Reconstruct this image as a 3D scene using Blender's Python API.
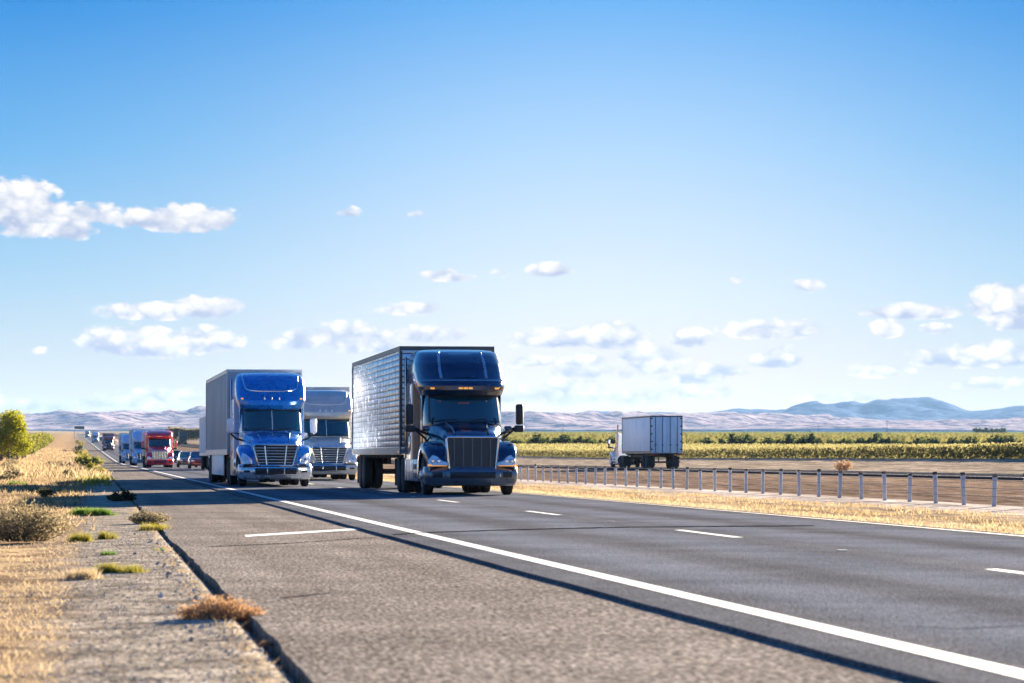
import bpy, bmesh, math, random
import numpy as np
from mathutils import Vector, Matrix
random.seed(7); np.random.seed(7)
R = math.radians
for o in list(bpy.data.objects): bpy.data.objects.remove(o)
S = bpy.context.scene
C = S.collection

# ------------------------------------------------------------------ camera
F = 3070.0                     # focal length expressed in picture widths of 1024
HZ = 456.5
cam_d = bpy.data.cameras.new('camera'); cam = bpy.data.objects.new('camera', cam_d); C.objects.link(cam)
cam.location = (0, 0, 1.0); cam.rotation_euler = (R(90), 0, 0)
cam_d.sensor_width = 36; cam_d.lens = 36*F/1024
cam_d.shift_y = (HZ-341.5)/1024
cam_d.clip_start = 0.5; cam_d.clip_end = 120000
cam_d.dof.use_dof = True; cam_d.dof.focus_distance = 82; cam_d.dof.aperture_fstop = 5.0
S.camera = cam

# ------------------------------------------------------------------ exposure
S.view_settings.view_transform = 'Standard'; S.view_settings.look = 'None'
S.view_settings.gamma = 1; S.view_settings.use_curve_mapping = False
S.view_settings.exposure = 2.6
EXPO = 2**2.6

# ------------------------------------------------------------------ sun
SUN_AZ, SUN_EL = R(21), R(11.0)      # azimuth to the right of the camera's view axis
sun_dir = Vector((math.sin(SUN_AZ)*math.cos(SUN_EL), math.cos(SUN_AZ)*math.cos(SUN_EL), math.sin(SUN_EL)))
sd = bpy.data.lights.new('sun', 'SUN'); sd.energy = 5.0; sd.angle = R(0.53); sd.color = (1.0, 0.86, 0.68)
sun = bpy.data.objects.new('sun', sd); C.objects.link(sun)
sun.rotation_euler = sun_dir.to_track_quat('Z', 'Y').to_euler(); sun.location = (40, 60, 60)

# ------------------------------------------------------------------ world: sky and its clouds
W = bpy.data.worlds.new('World'); S.world = W; W.use_nodes = True
nt = W.node_tree; N = nt.nodes; L = nt.links
for n in list(N): N.remove(n)
def wm(op, a, b=None, c=None, clamp=False):
    n = N.new('ShaderNodeMath'); n.operation = op; n.use_clamp = clamp
    for i, v in enumerate((a, b, c)):
        if v is None: continue
        if isinstance(v, (int, float)): n.inputs[i].default_value = v
        else: L.new(v, n.inputs[i])
    return n.outputs[0]
def wmix(f, a, b, mode='MIX'):
    n = N.new('ShaderNodeMix'); n.data_type = 'RGBA'; n.blend_type = mode; n.clamp_factor = True
    for i, v in ((0, f), (6, a), (7, b)):
        if isinstance(v, (int, float)): n.inputs[i].default_value = v
        elif isinstance(v, tuple): n.inputs[i].default_value = (*v, 1)
        else: L.new(v, n.inputs[i])
    return n.outputs[2]
out = N.new('ShaderNodeOutputWorld'); bg = N.new('ShaderNodeBackground'); L.new(bg.outputs[0], out.inputs[0])
tc = N.new('ShaderNodeTexCoord'); sep = N.new('ShaderNodeSeparateXYZ'); L.new(tc.outputs['Generated'], sep.inputs[0])
X, Y, Z = sep.outputs
AZ = wm('ARCTAN2', X, Y)                    # radians right of +Y
EL = wm('ARCSINE', Z)
deg = wm('MULTIPLY', EL, 180/math.pi)
ramp = N.new('ShaderNodeValToRGB'); L.new(wm('DIVIDE', deg, 90, clamp=True), ramp.inputs[0])
def setramp(r, stops):
    el = r.color_ramp.elements
    while len(el) > 1: el.remove(el[-1])
    el[0].position = stops[0][0]; el[0].color = (*stops[0][1], 1)
    for p, c in stops[1:]:
        e = el.new(p); e.color = (*c, 1)
def lin(r, g, b):
    return tuple(((c/255+0.055)/1.055)**2.4 if c > 10 else c/255/12.92 for c in (r, g, b))
def behind_haze(el, r_, g_, b_):
    """colour the sky must have for the air in front of it to bring it to this display colour"""
    tau = min(3.2e-5*260/math.sin(math.radians(max(el, .6))), .36); c = lin(r_, g_, b_)
    return tuple(max(.004, (c[k]-tau*(.58, .92, 1.22)[k])/(1-tau)) for k in range(3))
def skyramp(rows, high):
    return [(e/90, behind_haze(e, *c)) for e, c in rows]+high
HIGH = [(16/90, lin(74, 152, 232)), (40/90, lin(48, 118, 208)), (1.0, lin(10, 60, 140))]
setramp(ramp, skyramp([(0.3, (226, 235, 242)), (1.46, (208, 228, 240)), (3.3, (170, 211, 240)), (5.7, (112, 182, 237)), (8.4, (48, 146, 225))], HIGH))
ramp2 = N.new('ShaderNodeValToRGB'); L.new(wm('DIVIDE', deg, 90, clamp=True), ramp2.inputs[0])
setramp(ramp2, skyramp([(0.3, (238, 240, 244)), (1.3, (233, 240, 248)), (2.9, (224, 239, 252)), (5.7, (180, 217, 252)), (8.4, (114, 182, 245))], HIGH))
# lens falloff put into the sky colour: palest mid-view, deeper to both sides
ga = wm('DIVIDE', wm('SUBTRACT', AZ, 0.03), 0.125)
mid_view = wm('EXPONENT', wm('MULTIPLY', wm('MULTIPLY', ga, ga), -1.0))
vignette_sky = wmix(mid_view, ramp.outputs[0], ramp2.outputs[0])
skyt = N.new('ShaderNodeTexSky'); skyt.sky_type = 'NISHITA'; skyt.sun_disc = False
skyt.sun_elevation = SUN_EL; skyt.sun_rotation = SUN_AZ; skyt.air_density = 1.0; skyt.dust_density = 0.6; skyt.ozone_density = 3.0
nish = wmix(1.0, skyt.outputs[0], (0.08, 0.08, 0.08), 'MULTIPLY')
base = wmix(1.0, wmix(1.0, vignette_sky, (1.0, 1.0, 1.0), 'MULTIPLY'), wmix(1.0, nish, (0.006, 0.006, 0.006), 'MULTIPLY'), 'ADD')

# clouds: (x, y, half width, height above, height below, strength) as directions measured in the picture
CL = [(22,218,46,34,22,1),(70,232,26,18,12,.9),(95,217,34,12,10,.75),(140,222,30,12,9,.7),(188,222,52,17,13,1),(8,196,22,14,14,.8),
      (150,312,60,9,9,.75),(205,310,36,14,10,.95),(128,345,52,20,14,1),(208,343,36,17,11,1),(172,350,40,12,9,.8),
      (348,213,12,6,6,.55),(418,216,8,5,5,.3),(437,275,20,6,6,.45),(552,271,24,9,7,.8),(498,272,9,5,5,.35),
      (410,309,34,7,6,.6),(300,342,34,12,9,.65),(350,336,42,16,14,.8),(430,335,40,10,9,.65),(365,346,40,10,9,.7),
      (560,340,60,12,9,.8),(610,338,46,18,12,.9),(690,340,22,12,9,.7),(655,362,34,17,13,.85),(600,372,60,9,8,.5),(700,378,40,9,7,.6),
      (560,395,70,10,10,.5),(640,398,50,9,8,.45),(110,402,60,8,7,.5),(50,408,50,8,7,.4),
      (775,331,54,12,9,.9),(770,363,26,9,7,.65),(782,360,20,15,9,.9),(735,280,7,4,4,.4),(808,287,16,7,6,.65),
      (910,314,54,10,7,.85),(886,331,17,13,8,.9),(1010,308,44,25,14,1.1),(1015,324,30,10,9,1.1),(960,360,56,14,9,.9),(1008,358,38,18,11,.95),(880,372,30,8,6,.5),
      (455,372,30,8,6,.6),(530,362,26,8,6,.65),(585,362,24,9,6,.7),(640,355,24,14,8,.9),(720,372,34,9,7,.75),(480,398,50,9,7,.6),(575,386,40,9,7,.65),(840,398,40,6,6,.45),(700,392,50,8,7,.55),(165,396,46,9,7,.65),(40,405,40,8,7,.6),(940,330,20,6,5,.6),(990,385,40,7,5,.45),(40,352,9,4,4,.35),(455,278,18,5,4,.45),
      (-60,225,60,30,22,1),(-120,330,70,30,20,.9),(1100,300,60,30,20,.9),(1150,240,60,20,16,.8),(1120,365,60,16,12,.9),(-80,400,80,14,12,.6)]
for k in range(26):                          # more of the same round the rest of the horizon
    CL.append((1250+k*690+random.uniform(-150, 150), random.uniform(200, 400), random.uniform(60, 190), random.uniform(18, 46), 18, random.uniform(.7, 1)))
cn = N.new('ShaderNodeTexNoise'); cn.inputs['Scale'].default_value = 1.0; cn.inputs['Detail'].default_value = 7; cn.inputs['Roughness'].default_value = 0.6
cc = N.new('ShaderNodeCombineXYZ'); L.new(wm('MULTIPLY', AZ, 75), cc.inputs[0]); L.new(wm('MULTIPLY', EL, 135), cc.inputs[1]); L.new(cc.outputs[0], cn.inputs[0])
noise = wm('SUBTRACT', cn.outputs[0], 0.5)
cn2 = N.new('ShaderNodeTexNoise'); cn2.inputs['Detail'].default_value = 4; cn2.inputs['Scale'].default_value = 1.0
cc2 = N.new('ShaderNodeCombineXYZ'); L.new(wm('MULTIPLY', AZ, 210), cc2.inputs[0]); L.new(wm('MULTIPLY', EL, 260), cc2.inputs[1]); L.new(cc2.outputs[0], cn2.inputs[0])
noiseb = wm('SUBTRACT', cn2.outputs[0], 0.5)
dens = None; shade = None
for (px, py, aw, hu, hd, st) in CL:
    u0 = math.atan((px-512)/F) if px < 1200 else (px-512)/F
    if u0 > math.pi: u0 -= 2*math.pi
    v0 = (HZ-py)/F
    du = wm('DIVIDE', wm('SUBTRACT', AZ, u0), aw/F)
    dv = wm('SUBTRACT', EL, v0)
    up = wm('DIVIDE', wm('MAXIMUM', dv, 0.0), hu/F); dn = wm('DIVIDE', wm('MINIMUM', dv, 0.0), hd/F)
    vv = wm('ADD', up, dn)
    q = wm('MULTIPLY', wm('SUBTRACT', 1.0, wm('ADD', wm('MULTIPLY', du, du), wm('MULTIPLY', vv, vv))), st)
    if dens is None: dens, shade = q, wm('MULTIPLY', q, 0.0)
    else: dens = wm('MAXIMUM', dens, q)
    w = wm('MULTIPLY', wm('MAXIMUM', q, 0.0), vv)
    shade = wm('ADD', shade, w)
cv = N.new('ShaderNodeTexVoronoi'); cv.feature = 'SMOOTH_F1'; cv.inputs['Scale'].default_value = 1.0; cv.inputs['Smoothness'].default_value = .35
cc3 = N.new('ShaderNodeCombineXYZ'); L.new(wm('ADD', wm('MULTIPLY', AZ, 190), wm('MULTIPLY', noiseb, 1.6)), cc3.inputs[0]); L.new(wm('ADD', wm('MULTIPLY', EL, 250), wm('MULTIPLY', noiseb, 1.6)), cc3.inputs[1]); L.new(cc3.outputs[0], cv.inputs[0])
puff = wm('SUBTRACT', 0.45, cv.outputs['Distance'])
d1 = wm('ADD', wm('ADD', dens, wm('ADD', 0.14, wm('MULTIPLY', puff, 0.6))), wm('ADD', wm('MULTIPLY', noise, 2.5), wm('MULTIPLY', noiseb, 0.9)))
alpha = N.new('ShaderNodeMapRange'); alpha.interpolation_type = 'SMOOTHSTEP'
L.new(wm('MINIMUM', d1, wm('MULTIPLY', wm('ADD', dens, 0.30), 3.2)), alpha.inputs[0]); alpha.inputs[1].default_value = -0.08; alpha.inputs[2].default_value = 0.50
tone = wm('ADD', wm('MULTIPLY', shade, 0.9), wm('ADD', wm('MULTIPLY', noise, 2.2), wm('ADD', wm('MULTIPLY', puff, 1.3), 0.60)), clamp=True)
ccol = wmix(1.0, wmix(tone, lin(180, 191, 221), lin(255, 253, 251)), (1.08, 1.04, 1.0), 'MULTIPLY')
skyc = wmix(wm('MULTIPLY', alpha.outputs[0], 0.93), base, ccol)
below = wm('LESS_THAN', Z, -0.002)
skyc = wmix(below, skyc, lin(150, 140, 125))
L.new(skyc, bg.inputs[0]); bg.inputs[1].default_value = 1.0/EXPO

# ------------------------------------------------------------------ helpers
def mat(name, color=(.5,.5,.5), rough=.6, metal=0., coat=0., emit=None, estr=1., spec=None, trans=None):
    m = bpy.data.materials.new(name); m.use_nodes = True
    b = m.node_tree.nodes['Principled BSDF']
    b.inputs['Base Color'].default_value = (*color, 1); b.inputs['Roughness'].default_value = rough
    b.inputs['Metallic'].default_value = metal; b.inputs['Coat Weight'].default_value = coat; b.inputs['Coat Roughness'].default_value = .12
    if spec is not None: b.inputs['Specular IOR Level'].default_value = spec
    if emit: b.inputs['Emission Color'].default_value = (*emit, 1); b.inputs['Emission Strength'].default_value = estr
    return m
class G:
    """small node-writing helper for one material"""
    def __init__(s, m): s.m = m; s.t = m.node_tree; s.n = s.t.nodes; s.l = s.t.links; s.b = s.n['Principled BSDF']
    def lk(s, v, i):
        if isinstance(v, (int, float)): i.default_value = v
        elif isinstance(v, tuple): i.default_value = (*v, 1) if len(i.default_value) == 4 else v
        else: s.l.new(v, i)
    def math(s, op, a, b=None, clamp=False):
        n = s.n.new('ShaderNodeMath'); n.operation = op; n.use_clamp = clamp; s.lk(a, n.inputs[0])
        if b is not None: s.lk(b, n.inputs[1])
        return n.outputs[0]
    def mix(s, f, a, b, mode='MIX'):
        n = s.n.new('ShaderNodeMix'); n.data_type = 'RGBA'; n.blend_type = mode
        s.lk(f, n.inputs[0]); s.lk(a, n.inputs[6]); s.lk(b, n.inputs[7]); return n.outputs[2]
    def pos(s): return s.n.new('ShaderNodeNewGeometry').outputs['Position']
    def obj(s): return s.n.new('ShaderNodeTexCoord').outputs['Object']
    def attr(s, a): n = s.n.new('ShaderNodeAttribute'); n.attribute_name = a; return n.outputs['Fac']
    def comb(s, x, y, z=0.): n = s.n.new('ShaderNodeCombineXYZ'); s.lk(x, n.inputs[0]); s.lk(y, n.inputs[1]); s.lk(z, n.inputs[2]); return n.outputs[0]
    def noise(s, vec, sc, det=4, ro=.55):
        n = s.n.new('ShaderNodeTexNoise'); n.inputs['Scale'].default_value = sc; n.inputs['Detail'].default_value = det; n.inputs['Roughness'].default_value = ro
        if vec is not None: s.l.new(vec, n.inputs[0])
        return n.outputs[0]
    def vor(s, vec, sc, out='Distance'):
        n = s.n.new('ShaderNodeTexVoronoi'); n.inputs['Scale'].default_value = sc; s.l.new(vec, n.inputs[0]); return n.outputs[out]
    def ramp(s, f, stops):
        r = s.n.new('ShaderNodeValToRGB'); s.lk(f, r.inputs[0]); setramp(r, stops); return r.outputs[0]
    def rng(s, f, a, b, c=0., d=1.):
        n = s.n.new('ShaderNodeMapRange'); s.lk(f, n.inputs[0])
        for i, v in enumerate((a, b, c, d)): n.inputs[i+1].default_value = v
        return n.outputs[0]
    def bump(s, h, st=.3, dist=.02):
        n = s.n.new('ShaderNodeBump'); n.inputs['Strength'].default_value = st; n.inputs['Distance'].default_value = dist
        s.lk(h, n.inputs['Height']); s.l.new(n.outputs[0], s.b.inputs['Normal'])
def g3(v): return (v, v, v)

def link(name, me, m=None, parent=None):
    o = bpy.data.objects.new(name, me); C.objects.link(o)
    if m is not None:
        for x in (m if isinstance(m, (list, tuple)) else [m]): me.materials.append(x)
    if parent: o.parent = parent
    return o
def tag(o, label=None, cat=None, group=None, kind=None):
    if label: o['label'] = label
    if cat: o['category'] = cat
    if group: o['group'] = group
    if kind: o['kind'] = kind
    return o
def empty(name, loc=(0,0,0), rz=0, **k):
    o = bpy.data.objects.new(name, None); C.objects.link(o); o.location = loc; o.rotation_euler.z = rz; o.empty_display_size = .5
    return tag(o, **k)
def copy_tree(o, parent=None):
    c = o.copy(); C.objects.link(c); c.parent = parent
    for ch in KIDS(o): copy_tree(ch, c)
    return c
def KIDS(o): return [x for x in C.objects if x.parent == o]

ONES = 'first second third fourth fifth sixth seventh eighth ninth tenth eleventh twelfth thirteenth fourteenth fifteenth sixteenth seventeenth eighteenth nineteenth'.split()
def ordinal(n):
    if n < 20: return ONES[n-1]
    t_, u_ = divmod(n, 10); tn = {2:'twenty',3:'thirty',4:'forty',5:'fifty'}[t_]
    return tn+'-'+ONES[u_-1] if u_ else {2:'twentieth',3:'thirtieth',4:'fortieth',5:'fiftieth'}[t_]
class MB:
    def __init__(s): s.v = []; s.f = []; s.m = []; s.sm = []
    def add(s, vs, fs, mi=0, smooth=False):
        k = len(s.v); s.v += [tuple(p) for p in vs]; s.f += [tuple(i+k for i in f) for f in fs]
        s.m += [mi]*len(fs); s.sm += [smooth]*len(fs); return s
    def box(s, x0, x1, y0, y1, z0, z1, mi=0):
        vs = [(x0,y0,z0),(x1,y0,z0),(x1,y1,z0),(x0,y1,z0),(x0,y0,z1),(x1,y0,z1),(x1,y1,z1),(x0,y1,z1)]
        return s.add(vs, [(0,3,2,1),(4,5,6,7),(0,1,5,4),(1,2,6,5),(2,3,7,6),(3,0,4,7)], mi)
    def rbox(s, x0, x1, y0, y1, z0, z1, r=.03, mi=0):
        """box with rounded edges"""
        bm = bmesh.new(); bmesh.ops.create_cube(bm, size=1)
        for v in bm.verts: v.co = Vector(((x0+x1)/2+v.co.x*(x1-x0), (y0+y1)/2+v.co.y*(y1-y0), (z0+z1)/2+v.co.z*(z1-z0)))
        bmesh.ops.bevel(bm, geom=bm.edges[:], offset=min(r, .45*min(x1-x0, y1-y0, z1-z0)), segments=2, profile=.5, affect='EDGES')
        bm.verts.index_update()
        s.add([v.co[:] for v in bm.verts], [[v.index for v in f.verts] for f in bm.faces], mi, True); bm.free(); return s
    def loft(s, rings, closed=True, cap=(True, True), mi=0, smooth=True):
        n = len(rings[0]); vs = [p for r in rings for p in r]; fs = []
        for i in range(len(rings)-1):
            for j in range(n if closed else n-1):
                a = i*n+j; b = i*n+(j+1) % n; fs.append((a, b, b+n, a+n))
        s.add(vs, fs, mi, smooth)
        if closed and cap[0]: s.add(rings[0], [tuple(range(n))[::-1]], mi, False)
        if closed and cap[1]: s.add(rings[-1], [tuple(range(n))], mi, False)
        return s
    def tube(s, pts, r, n=8, mi=0):
        pts = [Vector(p) for p in pts]; rings = []
        for i, p in enumerate(pts):
            d = (pts[min(i+1, len(pts)-1)]-pts[max(i-1, 0)]).normalized()
            a = d.orthogonal().normalized() if i == 0 else (rings_a - d*rings_a.dot(d)).normalized()
            rings_a = a; b = d.cross(a); rr = r[i] if isinstance(r, (list, tuple)) else r
            rings.append([tuple(p+a*math.cos(t)*rr+b*math.sin(t)*rr) for t in [2*math.pi*k/n for k in range(n)]])
        return s.loft(rings, mi=mi)
    def lathe_x(s, prof, cx, cy, cz, n=24, mi=0, sx=1):
        """revolve (x, radius) profile about the x axis"""
        rings = [[(cx+sx*x, cy+r*math.cos(2*math.pi*k/n), cz+r*math.sin(2*math.pi*k/n)) for k in range(n)] for x, r in prof]
        return s.loft(rings, mi=mi)
    def build(s, name, m, parent=None, ang=35, recalc=True):
        me = bpy.data.meshes.new(name); me.from_pydata(s.v, [], s.f)
        me.polygons.foreach_set('material_index', s.m); me.polygons.foreach_set('use_smooth', s.sm)
        if recalc:
            bm = bmesh.new(); bm.from_mesh(me); bmesh.ops.recalc_face_normals(bm, faces=bm.faces[:]); bm.to_mesh(me); bm.free()
        me.set_sharp_from_angle(angle=R(ang)); me.update()
        return link(name, me, m, parent)

def quads_mesh(name, V, m, parent=None, attrs=None):
    """V: (n,k,3) array of polygons with k corners each -> one mesh"""
    n, k = V.shape[0], V.shape[1]
    me = bpy.data.meshes.new(name)
    me.vertices.add(n*k); me.vertices.foreach_set('co', V.reshape(-1).astype(np.float32))
    me.loops.add(n*k); me.loops.foreach_set('vertex_index', np.arange(n*k, dtype=np.int32))
    me.polygons.add(n); me.polygons.foreach_set('loop_start', np.arange(0, n*k, k, dtype=np.int32))
    try: me.polygons.foreach_set('loop_total', np.full(n, k, dtype=np.int32))
    except Exception: pass
    me.update(calc_edges=True)
    if attrs is not None:
        a = me.attributes.new('tint', 'FLOAT', 'POINT'); a.data.foreach_set('value', np.repeat(attrs, k).astype(np.float32))
    me.validate()
    return link(name, me, m, parent)

# ------------------------------------------------------------------ road coordinates: s metres right of the camera's line, t metres along the road
UX, UY = -0.1355, 0.9908
HEAD = math.atan2(-UX, UY)
def curve(t):
    t = np.asarray(t, float); return -0.006*np.maximum(0, np.sqrt(np.maximum(t-280, 0)**2+60**2)-60)
PT = np.array([-500, 0, 380, 450, 720, 1200, 2500, 5000, 14000.]); PZ = np.array([0, 0, 0, .25, 2.4, 6.6, 18.3, 40.5, 117.])
def zr(t): return np.interp(t, PT, PZ)
def P(s, t, z=0.):
    c = s+float(curve(t)); return Vector((c*UY+t*UX, -c*UX+t*UY, z+float(zr(t))))
def tOf(s, Yw): return (Yw+s*UX)/UY
CS = np.array([-6000,-400,-120,-50,-20,-9,-4,-1.5,-.3,.90,1.02,11.72,11.86,16,18,20,30,39.5,41.2,50.8,52,62,75,300,3000,9000.])
CZ = np.array([6,3,1.6,1.1,.65,.3,-.02,-.085,-.072,-.05,-.16,-.16,-.035,-.02,0,-.05,-.14,-.06,-.06,-.06,.05,.85,.9,1.0,2,3.])
def zc(s): return np.interp(s, CS, CZ)

# ------------------------------------------------------------------ ground
m_ground = mat('ground_soil', rough=1.0, spec=0.); g = G(m_ground)
s_ = g.attr('s'); t_ = g.attr('t'); pos = g.pos()
n_edge = g.math('SUBTRACT', g.noise(pos, .9, 5), .5)
amp = g.rng(s_, 12, 30, 1.0, 3.0)
sd_ = g.math('ADD', s_, g.math('MULTIPLY', n_edge, amp))
def SP(v): return (v+20)/100.
straw = (.32,.23,.13); straw2 = (.46,.36,.24); dirt = (.23,.16,.105); grav = (.29,.245,.195); brown = (.19,.135,.095); pale = (.52,.44,.36); beige = (.38,.30,.21); field = (.2,.17,.07)
band = g.ramp(g.rng(sd_, -20, 80), [(0, (.32,.22,.11)), (SP(-9), (.36,.22,.11)), (SP(-3.0), (.32,.21,.12)), (SP(-1.2), (.25,.17,.105)), (SP(-.4), dirt), (SP(-.05), grav), (SP(1.2), grav), (SP(1.4), straw),
       (SP(12.2), straw2), (SP(13.8), straw), (SP(15.6), straw2), (SP(16.3), pale), (SP(18.6), pale), (SP(19.4), brown), (SP(30), (.22,.155,.108)), (SP(39), (.27,.195,.13)), (SP(52), beige), (SP(61), beige), (SP(63), field), (1.0, (.12,.11,.045))])
streak = g.noise(g.comb(g.math('MULTIPLY', s_, 1.3), g.math('MULTIPLY', t_, .10)), 1.0, 5, .65)
n1 = g.noise(pos, 2.3, 6, .65); n2 = g.noise(pos, 14, 4, .7); n3 = g.noise(pos, .13, 3)
v1 = g.rng(n1, .34, .66, .45, 1.5); v2 = g.rng(n2, .3, .7, .72, 1.28); v3 = g.rng(streak, .3, .7, .4, 1.6); v4 = g.rng(n3, .3, .7, .85, 1.15)
col = g.mix(1., band, g.comb(v1, v1, v1), 'MULTIPLY'); col = g.mix(1., col, g.comb(v2, v2, v2), 'MULTIPLY')
side = g.rng(s_, 11, 13, 0., 1.); col = g.mix(side, col, g.mix(1., col, g.comb(v3, v3, v3), 'MULTIPLY')); col = g.mix(1., col, g.comb(v4, v4, v4), 'MULTIPLY')
# single pebbles of the gravel strip
peb = g.vor(pos, 42, 'Color'); psep = g.n.new('ShaderNodeSeparateColor'); g.l.new(peb, psep.inputs[0])
pv = g.rng(psep.outputs[0], 0, 1, .6, 1.5)
chip = g.noise(g.comb(g.math('MULTIPLY', s_, 24), g.math('MULTIPLY', t_, 7.5)), 1., 5, .75)
pv = g.math('MULTIPLY', pv, g.rng(chip, .36, .64, .28, 1.85))
gm = g.math('MULTIPLY', g.rng(sd_, -.4, -.1, 0, 1), g.rng(sd_, 1.3, 1.5, 1, 0))
col = g.mix(gm, col, g.mix(1., col, g.comb(pv, pv, g.math('MULTIPLY', pv, .96)), 'MULTIPLY'))
# matted straw and bare brown soil on the left verge
pat = g.rng(g.noise(pos, .8, 6, .75), .49, .55)
lm = g.math('MULTIPLY', g.rng(s_, -.15, -.6), pat)
col = g.mix(lm, col, (.50,.36,.20))
# far plain: fields of straw, green and fallow
far = g.rng(t_, 500, 900); fn = g.noise(g.comb(g.math('MULTIPLY', s_, .004), g.math('MULTIPLY', t_, .0016)), 1.0, 3)
fcol = g.ramp(fn, [(.3, (.22,.17,.10)), (.45, (.30,.23,.15)), (.55, (.17,.16,.07)), (.7, (.26,.2,.13))])
fcolR = g.ramp(fn, [(.3, (.13,.16,.045)), (.55, (.20,.22,.06)), (.7, (.26,.24,.09))])
fcol = g.mix(g.rng(s_, 60, 90), fcol, fcolR)
fcol = g.mix(g.math('MULTIPLY', g.rng(t_, 2000, 3500), g.rng(s_, 200, -50)), fcol, (.42,.32,.21))
col = g.mix(g.math('MULTIPLY', far, g.math('ADD', g.rng(s_, 55, 70), g.rng(s_, -6, -30), clamp=True)), col, fcol)
g.l.new(col, g.b.inputs['Base Color'])
g.bump(g.math('ADD', g.math('MULTIPLY', n1, 1.2), g.math('ADD', g.math('MULTIPLY', n2, .5), g.math('MULTIPLY', chip, .6))), .3, .02)

def axis(lo, hi, fine0, fine1, d0, growth=1.35):
    a = list(np.arange(fine0, fine1, d0)); d = d0; x = fine1
    while x < hi: a.append(x); d *= growth; x += d
    a.append(hi); d = d0; x = fine0-d0; b = []
    while x > lo: b.append(x); d *= growth; x -= d
    b.append(lo); return np.array(b[::-1]+a)
sa = np.unique(np.concatenate([axis(-6000, 9000, -6, 22, .4, 1.25), np.array([.90, 1.02, 11.72, 11.86, 41.2, 50.8, 52, 62, 39.5])]))
ta = axis(-400, 14000, -10, 130, .8, 1.06)
SS, TT = np.meshgrid(sa, ta); cc_ = SS+curve(TT)
def hn(x, y): return (np.sin(x*1.7+y*.9)+np.sin(x*.63-y*1.31+2)+np.sin(x*3.1+y*2.3+1)*.5)/2.5
rough_amp = np.where(SS < 0, np.clip((-.2-SS)*.05, 0, .10), np.where(SS < 19, np.clip((SS-12)*.02, 0, .03)*np.clip((17-SS), 0, 1), np.clip((SS-19)*.03, 0, .07)))*np.clip((400-TT)/400, .0, 1)
rough_amp = np.where((SS > 39) & (SS < 53), 0, rough_amp)
ZZ = zc(SS)+zr(TT)+hn(SS*1.1, TT*.55)*rough_amp
rows, cols = SS.shape
vs = np.stack([cc_*UY+TT*UX, -cc_*UX+TT*UY, ZZ], -1).reshape(-1, 3)
idx = np.arange(rows*cols).reshape(rows, cols)
fs = np.stack([idx[:-1,:-1], idx[:-1,1:], idx[1:,1:], idx[1:,:-1]], -1).reshape(-1, 4)
me = bpy.data.meshes.new('ground'); me.from_pydata(vs.tolist(), [], fs.tolist())
for nm, arr in (('s', SS), ('t', TT)):
    a = me.attributes.new(nm, 'FLOAT', 'POINT'); a.data.foreach_set('value', arr.reshape(-1).astype(np.float32))
me.polygons.foreach_set('use_smooth', [True]*len(me.polygons))
tag(link('ground', me, m_ground), kind='structure')
def gz(s, t): return float(zc(s)+zr(t))
def GP(s, t, dz=0.):
    p = P(s, t); p.z = gz(s, t)+dz; return p

# ------------------------------------------------------------------ roads
def asphalt(name, c0, c1, lanes=None, coarse=30):
    m = mat(name, rough=1.0, spec=0.); g = G(m); s_ = g.attr('s'); t_ = g.attr('t'); pos = g.pos()
    a = g.noise(pos, coarse, 5, .75); b = g.noise(g.comb(g.math('MULTIPLY', s_, 1.6), g.math('MULTIPLY', t_, .05)), 1, 4, .6); c = g.noise(pos, .5, 4)
    agg = g.rng(g.vor(pos, coarse*1.6, 'Distance'), 0, .7, 1.5, .5)
    col = g.mix(g.rng(b, .33, .67), c0, c1)
    chip = g.noise(g.comb(g.math('MULTIPLY', s_, coarse*2.3), g.math('MULTIPLY', t_, coarse*.34)), 1., 3, .6)
    if lanes:
        k = None
        for x in lanes:
            d = g.math('ABSOLUTE', g.math('SUBTRACT', s_, x)); w = g.rng(d, .2, .65, 1, 0); k = w if k is None else g.math('MAXIMUM', k, w)
        col = g.mix(g.math('MULTIPLY', k, .65), col, (.23,.245,.28))
        k = None
        for x in (6.05, 9.71):
            d = g.math('ABSOLUTE', g.math('SUBTRACT', s_, x)); w = g.rng(d, .1, .5, 1, 0); k = w if k is None else g.math('MAXIMUM', k, w)
        col = g.mix(g.math('MULTIPLY', k, .3), col, (.11,.108,.112))
    chv = g.rng(chip, .35, .65, *((.90, 1.11) if lanes else (.50, 1.5)))
    v = g.math('MULTIPLY', g.math('MULTIPLY', g.math('MULTIPLY', chv, g.rng(a, .3, .7, .6, 1.4)), agg), g.rng(c, .35, .65, .85, 1.15))
    col = g.mix(1., col, g.comb(v, v, v), 'MULTIPLY')
    g.l.new(col, g.b.inputs['Base Color']); g.bump(g.math('ADD', a, g.math('ADD', chip, g.vor(pos, coarse*1.6))), .6, .012)
    return m
m_lane = asphalt('lane_asphalt', (.158,.162,.172), (.21,.21,.216), lanes=(5.15, 6.95, 8.8, 10.6), coarse=34)
m_shoulder = asphalt('shoulder_asphalt', (.26,.222,.185), (.35,.305,.255), coarse=17)
m_opp = asphalt('far_carriageway_asphalt', (.06,.06,.065), (.085,.083,.085))
m_white = mat('white_road_paint', (.74,.73,.70), .7); gg = G(m_white)
wn = gg.noise(gg.pos(), 9, 6, .8); gg.l.new(gg.mix(gg.rng(wn, .39, .54), (.16,.155,.155), (.58,.57,.56)), gg.b.inputs['Base Color'])
m_yellow = mat('yellow_road_paint', (.62,.40,.10), .7); gg = G(m_yellow)
wn = gg.noise(gg.pos(), 7, 6, .8); gg.l.new(gg.mix(gg.rng(wn, .38, .55), (.12,.085,.05), (.20,.12,.045)), gg.b.inputs['Base Color'])
m_tar = mat('crack_tar', (.010,.011,.014), 1., spec=0.)
ts = np.concatenate([np.arange(-400, -10, 15), np.arange(-10, 200, 1.), np.arange(200, 600, 8), np.arange(600, 3200, 40)])
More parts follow.
